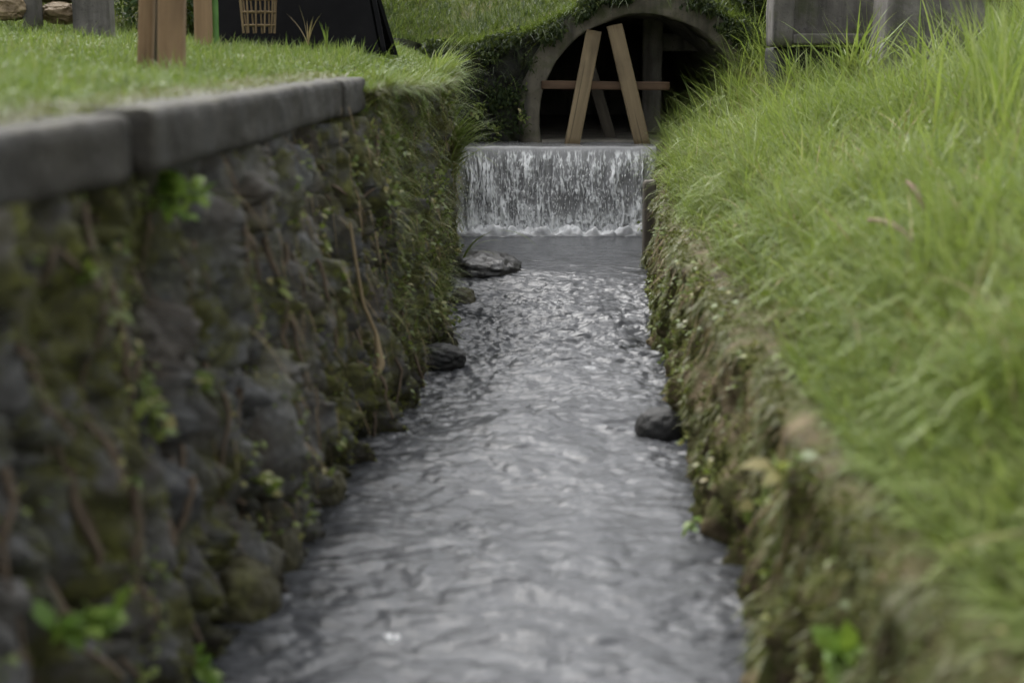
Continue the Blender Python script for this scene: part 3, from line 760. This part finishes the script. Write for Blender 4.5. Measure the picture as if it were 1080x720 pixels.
parts.append(blades(np.stack([x, y, H_rt(x, y)-.01], -1), U(n, .06, .17)*(.6+.4*ss(y, 2.4, 1.6)), .0065*U(n, .5, 1.5), PI+U(n, -1.3, 1.3), U(n, .2, 1.0), U(n, .4, 1.9), 4))
stuff('bank_grass', parts, M['bank'], 'long arching bright green grass on the right bank', 'grass')
# tall stand at the far right
parts = []
n = 900; y = U(n, 3.8, 6.6); x = .325*y+U(n, -.0, .6)*(y/4)
parts.append(blades(np.stack([x, y, H_rt(x, y)], -1), U(n, .25, .62), .010*U(n, .6, 1.3), U(n, 0, 2*PI), U(n, .0, .35), U(n, .1, 1.0), 6))
stuff('tall_grass', parts, M['bank'], 'tall grass stalks standing at the far right above the bank', 'grass')

# thatch on the brow and face of the right bank
def face_pt(y, T):
    xf, xb, zb = R_foot(y), R_brow(y), R_bz(y)
    px = xf-.05+(xb-xf+.05)*(T**1.6*.75+.25*T**6); px = px-.055*np.exp(-((T-.88)/.09)**2); pz = -.28+(zb+.28)*(1-(1-T)**1.35)
    l = (fbm(y*5, pz*6, None, 5, 21)-.5)*.16+(fbm(y*22, pz*6, None, 5, 22)-.5)*.16
    return np.stack([px+l*(1-T**4)*.9, y, pz+l*.25*T], -1)
parts = []
n = 42000; y = .9+7.2*rng.random(n)**1.2; T = .40+.62*rng.random(n)**.6
keep = fbm(y*5, T*5, None, 3, 170)+U(n, -.05, .05) > .56-.16*ss(T, .8, 1.0); y, T = y[keep], T[keep]; n = len(y)
P = face_pt(y, np.minimum(T, 1)); P[:, 0] += np.maximum(T-1, 0)*1.5; 
P[:, 2] = np.where(T > 1, H_rt(P[:, 0], P[:, 1]), P[:, 2])
parts.append(blades(P+np.array([.01, 0, 0]), U(n, .012, .05), .0035*U(n, .6, 1.4), PI+U(n, -1.2, 1.2), U(n, .5, 2.2), U(n, .3, 1.2), 3))
n = 60000; y = .9+7.0*rng.random(n)**1.15; T = .36+.66*rng.random(n)
keep = fbm(y*11, T*3, None, 4, 171) > .56; y, T = y[keep], T[keep]; n = len(y)
P = face_pt(y, np.minimum(T, 1))-[.006, 0, 0]
parts.append(blades(P, U(n, .015, .055), .0035*U(n, .6, 1.5), PI+U(n, -1.4, 1.4), U(n, 1.9, 2.8), U(n, .0, .6), 3))
n = 26000; y = .9+7*rng.random(n)**1.1; d = U(n, -.01, .34)*(1-.6*ss(y, 5.3, 6.3)); x = R_brow(y)+d
parts.append(blades(np.stack([x, y, H_rt(x, y)-.004], -1), U(n, .02, .065), .0036*U(n, .6, 1.4), PI+U(n, -1.5, 1.5), U(n, .1, 1.2), U(n, .3, 1.5), 3, t=U(n, .3, 1)))
n = 9000; y = 1.0+3.7*rng.random(n); s_ = U(n, .03, .20); x = L_top(y)-s_
parts.append(blades(np.stack([x, y, np.where(s_ < .19, np.maximum(H_left(x, y), ZCf(y)-.004), H_left(x, y))], -1), U(n, .015, .04), .0035*U(n, .6, 1.4), U(n, 0, 2*PI), U(n, .3, 1.4), U(n, .3, 1.2), 3, t=U(n, 0, .7)))
n = 9000; y = 4.66+2.6*rng.random(n); x = L_top(y)+U(n, -.06, .07)
parts.append(blades(np.stack([x, y, H_left(x, y)-.004], -1), U(n, .03, .08), .0035*U(n, .6, 1.4), U(n, -1.2, 1.2), U(n, .6, 1.8), U(n, .5, 1.5), 4))
stuff('bank_thatch', parts, M['dry'], 'brown and olive thatch along the edges of both banks', 'dry grass')

# moss and tiny weeds: little leaves
def clump_leaves(c, n, spread, base, L, jit=.5, nrm=(.5, -.4, .8)):
    P = c[None]+rng.normal(0, 1, (n, 3))*np.asarray(spread)
    return leaves(P, rdir(n, base, jit), rdir(n, nrm, .5), L*U(n, .6, 1.3), L*.62*U(n, .7, 1.2))

# moss tufts on both walls
parts = []
n = 70000; y = 1.2+6.8*rng.random(n); z = -.02+1.0*rng.random(n)
m_ = ss(fbm(y*2.4, z*2.4, None, 4, 64), .40, .62)*.75+ss(y, 4.3, 5.2)*.55+ss(z, .35, .05)*.25
keep = (rng.random(n) < m_)&(fbm(y*9, z*9, None, 3, 180) > .47)&(z < ip(y, [4.6, 4.8], [.9, .98])); y, z = y[keep], z[keep]; n = len(y)
P = np.stack([wall_pt(y, z)-.002, y, z], -1)
parts.append(leaves(P, rdir(n, (.8, -.1, -.15), .5), rdir(n, (.4, -.4, .7), .5), U(n, .006, .016), U(n, .004, .010)))
n = 40000; y = 1.2+6.8*rng.random(n); T = .34+.6*rng.random(n)
keep = fbm(y*5, T*5, None, 3, 181) > .46; y, T = y[keep], T[keep]; n = len(y)
parts.append(leaves(face_pt(y, T)+[.004, 0, 0], rdir(n, (-.8, -.2, .1), .5), rdir(n, (-.4, -.4, .7), .5), U(n, .006, .018), U(n, .004, .011)))
stuff('moss', parts, M['moss'], 'olive moss cushions over the wet wall faces', 'moss')

# creeping weeds over the far half of the left wall
parts = []
for k in range(360):
    y = 4.3+2.9*rng.random()**.9; z = rng.uniform(.02, 1.0)
    if fbm(np.array([y*3]), np.array([z*3]), None, 3, 190)[0] < .44: continue
    c = np.array([float(wall_pt(np.array([y]), np.array([z]))[0])+.015, y, z])
    parts.append(clump_leaves(c, int(rng.integers(10, 26)), (.015, .03, .032), (.7, -.4, .1), rng.uniform(.014, .026)))
for k in range(460):
    y = rng.uniform(1.4, 4.6); z = rng.uniform(.02, .88)
    if fbm(np.array([y*3]), np.array([z*3]), None, 3, 191)[0] < .46: continue
    c = np.array([float(wall_pt(np.array([y]), np.array([z]))[0])+.008, y, z])
    parts.append(clump_leaves(c, int(rng.integers(3, 9)), (.008, .018, .022), (.7, -.5, .1), rng.uniform(.014, .026)))
n = 13000; y = U(n, 4.6, 7.7); z = 1.0*rng.random(n)**.6       # hanging stems and blades
keep = fbm(y*3.5, z*3, None, 3, 192) > .45; y, z = y[keep], z[keep]; n = len(y)
parts.append(blades(np.stack([wall_pt(y, z), y, z], -1), U(n, .04, .15), .004*U(n, .6, 1.5), U(n, -1.3, .7), U(n, .2, 1.8), U(n, .4, 1.8), 4))
stuff('creeping_weeds', parts, M['weed'], 'creeping small leaved weeds covering the far half of the left wall', 'weeds')
# dry stems hanging on the walls
parts = []
n = 2600; y = 2.4+5.2*rng.random(n)**.6; z = U(n, .12, .99)
parts.append(blades(np.stack([wall_pt(y, z)+.005, y, z], -1), U(n, .05, .16), .0022*U(n, .6, 1.4), U(n, -1.5, 1.5), U(n, 2.3, 2.9), U(n, .1, .5), 5))
n = 500; y = U(n, 2.2, 7.6); T = U(n, .6, 1.0)
parts.append(blades(face_pt(y, T)-[.005, 0, 0], U(n, .04, .15), .003*U(n, .6, 1.4), PI+U(n, -1.4, 1.4), U(n, 2.2, 2.8), U(n, .1, .5), 5))
stuff('hanging_straw', parts, M['straw'], 'dry straw and rootlets hanging down both sides of the channel', 'dry grass')
parts = []
for k in range(95):
    y0 = 1.3+3.6*rng.random(); z0 = rng.uniform(.25, .9); L_ = rng.uniform(.15, .55); m_ = 16
    zz = np.maximum(z0-np.linspace(0, L_, m_), -.02); yy = y0+rng.uniform(-.12, .2)*np.linspace(0, 1, m_)+np.cumsum(rng.normal(0, .006, m_))
    xx = wall_pt(yy, zz); xx = np.convolve(np.pad(xx, 2, mode='edge'), np.ones(5)/5, 'valid')+.014
    V, F = tube(np.stack([xx, yy, zz], -1), np.linspace(1, .4, m_)*rng.uniform(.003, .009), 6)
    parts.append((V, F, {'lc': V*1.}))
stuff('roots', parts, M['root'], 'grey brown roots and rootlets clinging down the left wall', 'roots')
parts = []
n = 2600; y = U(n, 1.4, 8.2); x = R_brow(y)+U(n, .02, 2.0)
parts.append(blades(np.stack([x, y, H_rt(x, y)+U(n, .0, .08)], -1), U(n, .10, .32), .0045*U(n, .5, 1.4), U(n, 0, 2*PI), U(n, .3, 1.3), U(n, .2, 1.2), 5))
stuff('dead_grass', parts, M['straw'], 'pale dead blades lying among the green grass of the right bank', 'dry grass')
# small leaves over the right face
parts = []
for k in range(190):
    y = .9+6.6*rng.random(); T = rng.uniform(.42, .98)
    if fbm(np.array([y*3]), np.array([T*3]), None, 3, 193)[0] < .47: continue
    c = face_pt(np.array([y]), np.array([T]))[0]-[.012, 0, 0]
    parts.append(clump_leaves(c, int(rng.integers(4, 14)), (.012, .024, .024), (-.7, -.5, .2), rng.uniform(.013, .026), nrm=(-.5, -.4, .8)))
for k in range(110):
    y = rng.uniform(1.6, 6.5); x = float(R_brow(y))+rng.uniform(.05, 1.2)
    parts.append(clump_leaves(np.array([x, y, float(H_rt(np.array([x]), np.array([y]))[0])+.03]), int(rng.integers(4, 9)), (.03, .03, .02), (-.4, -.5, .6), rng.uniform(.03, .055), nrm=(-.3, -.4, .8)))
stuff('bank_weeds', parts, M['weed'], 'small leaved weeds dotted over the earthy face of the right bank', 'weeds')
# ivy over the headwall
n = 26000; x = U(n, -.55, 2.2); q = rng.random(n)
r_ = np.hypot(x-CX, 0)
zt_ = np.where(x < 1.4, T_top(x), H_back(x, np.full(n, 8.74)))
dx = np.abs(x-CX); zb_ = np.where(dx < RO-.06, CZ+np.sqrt(np.maximum((RO-.06)**2-dx**2, 0)), .58)
z = zb_+(zt_-zb_+.06)*q**.6
dn = fbm(x*9, z*9, None, 4, 195)+ss(x, 1.25, 1.45)*.18+ss(zt_-z, .16, .0)*.06-ss(.2, .0, x)*.0+U(n, -.09, .09)
keep = dn > .615; x, z = x[keep], z[keep]; n = len(x)
P = np.stack([x, 8.585-.13*rng.random(n)**2, z], -1)
parts = [leaves(P, rdir(n, (0, -.4, -.7), .45), rdir(n, (0, -.9, .5), .4), U(n, .012, .042), U(n, .006, .02))]
m_ = 700; x = U(m_, -.35, .10); zz = U(m_, .6, 1.0); k_ = fbm(x*8, zz*8, None, 3, 196) > .45; x, zz = x[k_], zz[k_]; m_ = len(x)
parts.append(leaves(np.stack([x, U(m_, 8.48, 8.56), zz], -1), rdir(m_, (0, -.4, -.6), .5), rdir(m_, (0, -.9, .5), .4), U(m_, .012, .04), U(m_, .006, .02)))
m_ = 900; x = U(m_, -.5, 1.6); zz = np.where(x < 1.4, T_top(x), H_back(x, np.full(m_, 8.74)))-rng.random(m_)**2*.25
keep = np.hypot(x-CX, zz-CZ) > RO-.05; x, zz = x[keep], zz[keep]; m_ = len(x)
parts.append(blades(np.stack([x, U(m_, 8.46, 8.56), zz], -1), U(m_, .06, .22), .004*U(m_, .6, 1.5), -PI/2+U(m_, -1.3, 1.3), U(m_, .6, 2.0), U(m_, .4, 1.3), 5))
stuff('ivy', parts, M['ivy'], 'dark ivy and creepers covering the headwall around the arch', 'ivy')

# ------------------------------------------------------------------ single plants
def plant(name, root, n, L, base, label, cat, group=None, mat='lime', height=.1, stems=4, spread=.5, drop=.3):
    root = np.asarray(root, float)
    t = thing(name, root, label, cat, group)
    base = np.asarray(base, float); base /= np.linalg.norm(base)
    sp_, lf = [], []
    for k in range(stems):
        d = base+rng.normal(0, spread*.5, 3); d /= np.linalg.norm(d)
        a = np.linspace(0, 1, 8)[:, None]; hh = height*rng.uniform(.6, 1.1)
        path = root+d*a*hh+np.array([0, 0, -1])*a**2*hh*drop
        V, F = tube(path, np.linspace(.0022, .001, 8)*max(1, L/.03), 5); sp_.append((V, F, {'t': np.full(len(V), .5), 'u': np.full(len(V), .5)}))
        m_ = max(2, n//stems)
        ii = rng.integers(2, 8, m_); ii[0] = 7
        D = rdir(m_, d+np.array([0, 0, .25]), .75)
        lf.append(leaves(path[ii], D, rdir(m_, (0, -.4, .9), .35), L*U(m_, .6, 1.25), L*.62*U(m_, .8, 1.15), droop=.35))
    V, F, A = join(sp_); mo('stem', V, F, M[mat], t, attrs=A)
    V, F, A = join(lf); mo('leaves', V, F, M[mat], t, attrs=A)
    return t
def wall_root(u, v, y): 
    q = at(u, v, y); return np.array([float(wall_pt(np.array([y]), np.array([q[2]]))[0]), y, q[2]])
WG = 'leafy weeds rooted in the stone wall'
def on_wall(u, v, n, L, label, **kw):
    """root where the sight line through (u, v) meets the left wall"""
    best = None
    for y in np.arange(1.2, 7.5, .01):
        q = at(u, v, y)
        e = q[0]-float(L_foot(y)+(L_top(y)-L_foot(y))*np.clip(q[2]/.95, -.3, 1))-.0
        if best is None or abs(e) < best[0]: best = (abs(e), y, q)
    y = best[1]; z = best[2][2]
    r = np.array([float(wall_pt(np.array([y]), np.array([z]))[0])+.004, y, z])
    return plant('wall_weed', r, n, L, kw.pop('base', (.8, -.5, .35)), label, 'weed', WG, **kw)
on_wall(176, 196, 60, .036, 'bright green leafy weed hanging just under the near coping joint', height=.11, stems=11, base=(.7, -.4, .3), drop=.5)
on_wall(284, 130, 16, .026, 'small yellow green weed under the third coping stone', height=.05, mat='weed')
on_wall(320, 128, 14, .030, 'upright two leaved weed at the coping edge beyond the third joint', height=.07, base=(.5, -.3, .9))
on_wall(378, 110, 40, .026, 'dense leafy weed in the corner where the coping ends', height=.09, stems=7)
on_wall(395, 150, 40, .024, 'yellow green weed spilling down below the end of the coping', height=.09, stems=7, mat='weed')
on_wall(42, 668, 12, .055, 'large blurred green plant low on the wall nearest the camera', height=.13, base=(.7, -.2, .6))
on_wall(198, 552, 8, .028, 'single bright leaf cluster on a brown mossy lump of the wall', height=.03)
on_wall(205, 680, 30, .036, 'bright green leafy weed just above the water at the near wall foot', height=.06, stems=6)
on_wall(180, 710, 20, .034, 'lowest bright weed at the bottom edge of the wall', height=.05, stems=5)
on_wall(210, 405, 10, .045, 'grey green broad leaf weed in the middle of the near wall', height=.05, mat='weed')
on_wall(150, 400, 12, .040, 'yellow green weed with drooping leaves at mid height of the near wall', height=.07, mat='weed', base=(.6, -.3, -.6))
on_wall(280, 300, 14, .035, 'pale green weed under the cracked stone at mid wall', height=.06, mat='weed')
on_wall(90, 290, 10, .04, 'small olive weed high on the near end of the wall', height=.05, mat='weed')
on_wall(355, 330, 18, .024, 'round leaved weed beside the dry hanging stem', height=.05, mat='weed')
on_wall(255, 505, 12, .035, 'soft green weed low on the wall above the dark stones', height=.06, mat='weed')

# the dry stem hanging down the wall
pth = [at(u, v, y)+np.array([.03, 0, 0]) for u, v, y in ((358, 235, 4.0), (364, 275, 4.03), (372, 320, 4.08), (386, 352, 4.15), (391, 385, 4.15), (384, 402, 4.12))]
pth = np.array(pth)
tt_ = np.linspace(0, 5, 30); P = np.stack([np.interp(tt_, range(6), pth[:, k]) for k in range(3)], -1)
V, F = tube(P, np.interp(tt_, [0, 3, 4, 5], [.004, .006, .014, .003]), 7)
tag(mo('dry_vine', V, F, M['straw'], attrs={'t': np.full(len(V), .7), 'u': np.zeros(len(V))}, base=P[0]), 'pale curled dry stem hanging down the left wall', 'vine')
for (a_, b_, lab) in (((955, 205, 3.3), (975, 238, 3.25), 'reddish dry stalk lying in the bright grass of the right bank'), ((915, 246, 3.15), (962, 268, 3.05), 'second dry stalk lying lower in the bright grass')):
    A_, B_ = at(*a_)+[0, 0, .03], at(*b_)+[0, 0, .03]; q_ = np.linspace(0, 1, 9)[:, None]
    V, F = tube(A_+(B_-A_)*q_+np.array([0, 0, .012])*np.sin(q_*PI), np.interp(q_[:, 0], [0, .5, 1], [.004, .008, .003]), 7)
    tag(mo('dry_stalk', V, F, M['deadleaf'], attrs={'lc': V*1.}, base=A_), lab, 'dry stalk')
# broad leaves on the right face
def on_face(u, v, n, L, label, mat='weed'):
    best = None
    for y in np.arange(1.2, 6.5, .02):
        q = at(u, v, y); Ts = np.linspace(.35, 1, 40); f = face_pt(np.full(40, y), Ts)
        k = np.argmin(np.abs(f[:, 2]-q[2])); e = abs(f[k, 0]-q[0])+abs(f[k, 2]-q[2])
        if best is None or e < best[0]: best = (e, f[k])
    return plant('bank_plant', best[1]-[.01, 0, 0], n, L, (-.6, -.7, .5), label, 'plant', 'broad leaved plants on the right bank face', mat=mat, height=.06, stems=3)
on_face(845, 490, 7, .05, 'broad pale green leaf plant at the middle of the right bank face')
on_face(820, 530, 8, .05, 'broad leaved plant just below the pale green one on the right face')
on_face(900, 690, 16, .055, 'blurred bright green plant at the bottom right corner of the bank face', 'lime')
on_face(740, 545, 10, .022, 'small bright weed at the water edge of the right bank', 'lime')
on_face(735, 465, 10, .022, 'little pale leaved weed just below the round black rock', 'weed')

# grass tufts that stand out, each its own plant
def tuft(root, n, h, w, label, group, mat='bank', az=None, lean=(.1, .8), bend=(.6, 1.8), rad=.02, cat='grass tuft', hang=0):
    root = np.asarray(root, float)
    P = root+np.stack([rng.normal(0, rad, n)*(1-.7*hang), rng.normal(0, rad, n)*(1+hang), rng.normal(0, .035, n)*hang], -1)
    a = U(n, 0, 2*PI) if az is None else az+rng.normal(0, .5, n)
    V, F, A = blades(P, h*U(n, .5, 1.15), w*U(n, .7, 1.3), a, U(n, *lean), U(n, *bend), 8)
    return tag(mo('grass_tuft', V, F, M[mat], attrs=A, base=root), label, cat, group)
TG = 'grass tufts overhanging the water'
def wroot(v, y):
    z = at(480, v, y)[2]
    return np.array([float(wall_pt(np.array([y]), np.array([min(z, .97)]))[0])+.055, y, z])
tuft(at(796, 122, 7.9)+[0, 0, -.04], 70, .36, .012, 'arching tuft of long grass in front of the right side of the arch', TG, az=PI)
tuft(at(706, 178, 7.75)+[0, 0, -.02], 90, .22, .009, 'long grass tuft reaching over the right end of the weir', TG, az=PI)
tuft(at(708, 205, 7.3)+[0, 0, -.02], 70, .20, .008, 'grass tuft drooping beside the dark timber post', TG, az=PI)
tuft(wroot(132, 6.6), 260, .34, .009, 'bright grass tuft on the wall corner left of the weir', TG, az=-.4, hang=1)
tuft(wroot(98, 6.6), 180, .28, .009, 'grass tuft on top of the far wall end below the mound', TG, az=-.4, hang=1)
tuft(wroot(205, 6.4), 150, .24, .008, 'grass tuft hanging from the wall beside the fall', TG, az=-.4, hang=1)
tuft(wroot(165, 6.5), 170, .28, .008, 'bright tuft on the wall edge midway up beside the fall', TG, az=-.4, hang=1)
tuft(wroot(300, 6.0), 130, .22, .007, 'fine drooping tuft at the far wall foot by the boulder', TG, az=-.6, mat='weed', hang=1)
tuft(wroot(318, 5.6), 120, .20, .007, 'fine tuft at the wall foot nearer than the boulder', TG, az=-.6, mat='weed', hang=1)
for q in (((520, 140, 8.5), 26, .035, 'pale leafy weed at the left foot of the arch ring'), ((505, 118, 8.5), 30, .035, 'dark leafy fern on the headwall left of the arch'), ((550, 128, 8.5), 20, .028, 'small weed growing against the left leg of the arch ring')):
    plant('headwall_weed', at(*q[0]), q[1], q[2], (.1, -.8, .5), q[3], 'weed', 'weeds on the culvert headwall', mat='weed', height=.12, stems=6)
tuft(at(842, 88, 7.4)+[0, 0, -.03], 40, .30, .011, 'upright tuft of long grass in front of the recessed concrete block', 'long grass before the concrete', lean=(0, .5), bend=(.1, 1.4), rad=.05)
tuft(at(905, 80, 6.8)+[0, 0, -.03], 50, .40, .012, 'long grass tuft between the concrete block and the pitted pillar', 'long grass before the concrete', lean=(0, .6), bend=(.1, 1.2), rad=.05)
tuft(at(985, 95, 6.3)+[0, 0, -.03], 60, .50, .013, 'tall coarse grass tuft before the foot of the pitted pillar', 'long grass before the concrete', lean=(0, .6), bend=(.1, 1.2), rad=.06)
tuft((1.50, 4.4, float(H_rt(np.array([1.50]), np.array([4.4]))[0])), 70, .50, .012, 'tallest grass tuft at the right edge beside the pitted pillar', 'long grass before the concrete', lean=(0, .3), bend=(.0, .8), rad=.09)
# the single leaf reaching out over the pool
r0 = at(489, 272, 6.3); V, F, A = blades(np.array([r0, r0, r0]), np.array([.42, .30, .2]), np.array([.022, .012, .010]), np.array([-.1, .1, -.5]), np.array([.35, .5, .9]), np.array([2.2, 2.0, 1.2]), 12)
tag(mo('reed_blade', V, F, M['weed'], attrs=A, base=r0), 'long reed leaf bending over the pool below the weir', 'reed')
for k, (u, v, y, hh) in enumerate(((325, 40, 6.2, .17), (345, 44, 6.1, .13), (368, 50, 6.0, .11))):
    r0 = at(u, v+8, y); m_ = 6
    V, F, A = blades(np.repeat(r0[None], m_, 0), hh*U(m_, .6, 1.1), .006, U(m_, 0, 2*PI), U(m_, .0, .4), U(m_, .1, 1.1), 6)
    tag(mo('seed_stalk', V, F, M['straw'] if k == 0 else M['lawn'], attrs=A, base=r0), ('thin forked seed stalk in front of the black board', 'curved green stalk right of the forked seed stalk', 'short stalk near the right corner of the black board')[k], 'grass stalk')

# shrubs behind
def bush(c, R, n, L, label, mat='ivy', group='shrubs behind the lawn and culvert'):
    c = np.asarray(c, float); R = np.asarray(R, float)
    t = thing('shrub', (c[0], c[1], c[2]), label, 'shrub', group)
    br = []
    for k in range(9):
        d = rdir(1, (0, 0, .8), .6)[0]*R*.85; a = np.linspace(0, 1, 7)[:, None]
        P = c-[0, 0, .05]+d*a+np.array([0, 0, R[2]*.5])*a
        V, F = tube(P, np.linspace(.02, .005, 7), 6); br.append((V, F, {'lc': V*1.}))
    V, F, A = join(br); mo('branches', V, F, M['oldwood'], t, attrs=A)
    m_ = n//14; cc = rng.normal(0, 1, (m_, 3)); cc /= np.linalg.norm(cc, axis=1, keepdims=True); cc *= (rng.random((m_, 1))**.35)
    cc = c+[0, 0, R[2]*.85]+cc*R*(.75+.4*rng.random((m_, 1)))
    P = np.repeat(cc, 14, 0)+rng.normal(0, L*1.1, (m_*14, 3)); n2 = len(P)
    out = (P-c-[0, 0, R[2]*.5])/R
    V, F, A = leaves(P, out+rng.normal(0, .6, (n2, 3)), rdir(n2, (0, -.3, .8), .5), L*U(n2, .6, 1.2), L*.5*U(n2, .8, 1.2))
    mo('foliage', V, F, M[mat], t, attrs=A)
bush((1.75, 9.2, 1.0), (.5, .45, .55), 9000, .045, 'dark shrub crowding the right shoulder of the arch')
bush((-2.0, 8.6, 1.3), (.5, .4, .35), 6000, .04, 'dark leafy shrub behind the broad grey post', 'mound')
bush((-1.5, 9.2, 1.35), (.6, .45, .5), 6000, .045, 'dark shrub behind the slim tan post', 'mound')
bush((2.9, 9.6, 1.35), (.8, .6, .8), 8000, .05, 'dark shrub behind the pitted grey pillar')
bush((-3.4, 9.0, 1.5), (.8, .6, .6), 7000, .05, 'dark shrub behind the fieldstone pile', 'mound')

# ------------------------------------------------------------------ camera, sky, light
cam = bpy.data.cameras.new('camera'); co = bpy.data.objects.new('camera', cam); C.objects.link(co)
co.location = (0, 0, EYE); co.rotation_euler = (PI/2-PITCH, 0, 0)
cam.lens = 50; cam.sensor_width = 36; cam.clip_start = .02; cam.clip_end = 500
cam.dof.use_dof = True; cam.dof.focus_distance = 7.6; cam.dof.aperture_fstop = 2.3; cam.dof.aperture_blades = 0
bpy.context.scene.camera = co
SUN_EL, SUN_AZ = math.radians(56), math.radians(-28)     # azimuth clockwise from +Y: high ahead, a little to the left
wd = bpy.data.worlds.new('World'); bpy.context.scene.world = wd; wd.use_nodes = True
t = wd.node_tree; t.nodes.clear()
sky = t.nodes.new('ShaderNodeTexSky'); sky.sky_type = 'NISHITA'; sky.sun_disc = False
sky.sun_elevation = SUN_EL; sky.sun_rotation = SUN_AZ; sky.air_density = 1.; sky.dust_density = 4.; sky.ozone_density = 1.
hs = t.nodes.new('ShaderNodeHueSaturation'); hs.inputs['Saturation'].default_value = .12
bg = t.nodes.new('ShaderNodeBackground'); bg.inputs['Strength'].default_value = .15
wo = t.nodes.new('ShaderNodeOutputWorld')
t.links.new(sky.outputs[0], hs.inputs['Color']); t.links.new(hs.outputs[0], bg.inputs['Color']); t.links.new(bg.outputs[0], wo.inputs['Surface'])
su = bpy.data.lights.new('sun', 'SUN'); su.energy = .6; su.angle = math.radians(28); su.color = (1, .97, .92)
so = bpy.data.objects.new('sun', su); C.objects.link(so); so.location = (0, -3, 12)
from mathutils import Vector
dirv = Vector((math.sin(SUN_AZ)*math.cos(SUN_EL), math.cos(SUN_AZ)*math.cos(SUN_EL), math.sin(SUN_EL)))
so.rotation_euler = dirv.to_track_quat('Z', 'Y').to_euler()
sc = bpy.context.scene
sc.view_settings.view_transform = 'Standard'; sc.view_settings.look = 'None'; sc.view_settings.gamma = 1; sc.view_settings.exposure = 1.5
sc.render.engine = 'CYCLES'; sc.cycles.use_denoising = True
sc.cycles.max_bounces = 6; sc.cycles.diffuse_bounces = 3; sc.cycles.glossy_bounces = 3; sc.cycles.transmission_bounces = 3
sc.cycles.use_adaptive_sampling = True; sc.cycles.adaptive_threshold = .02
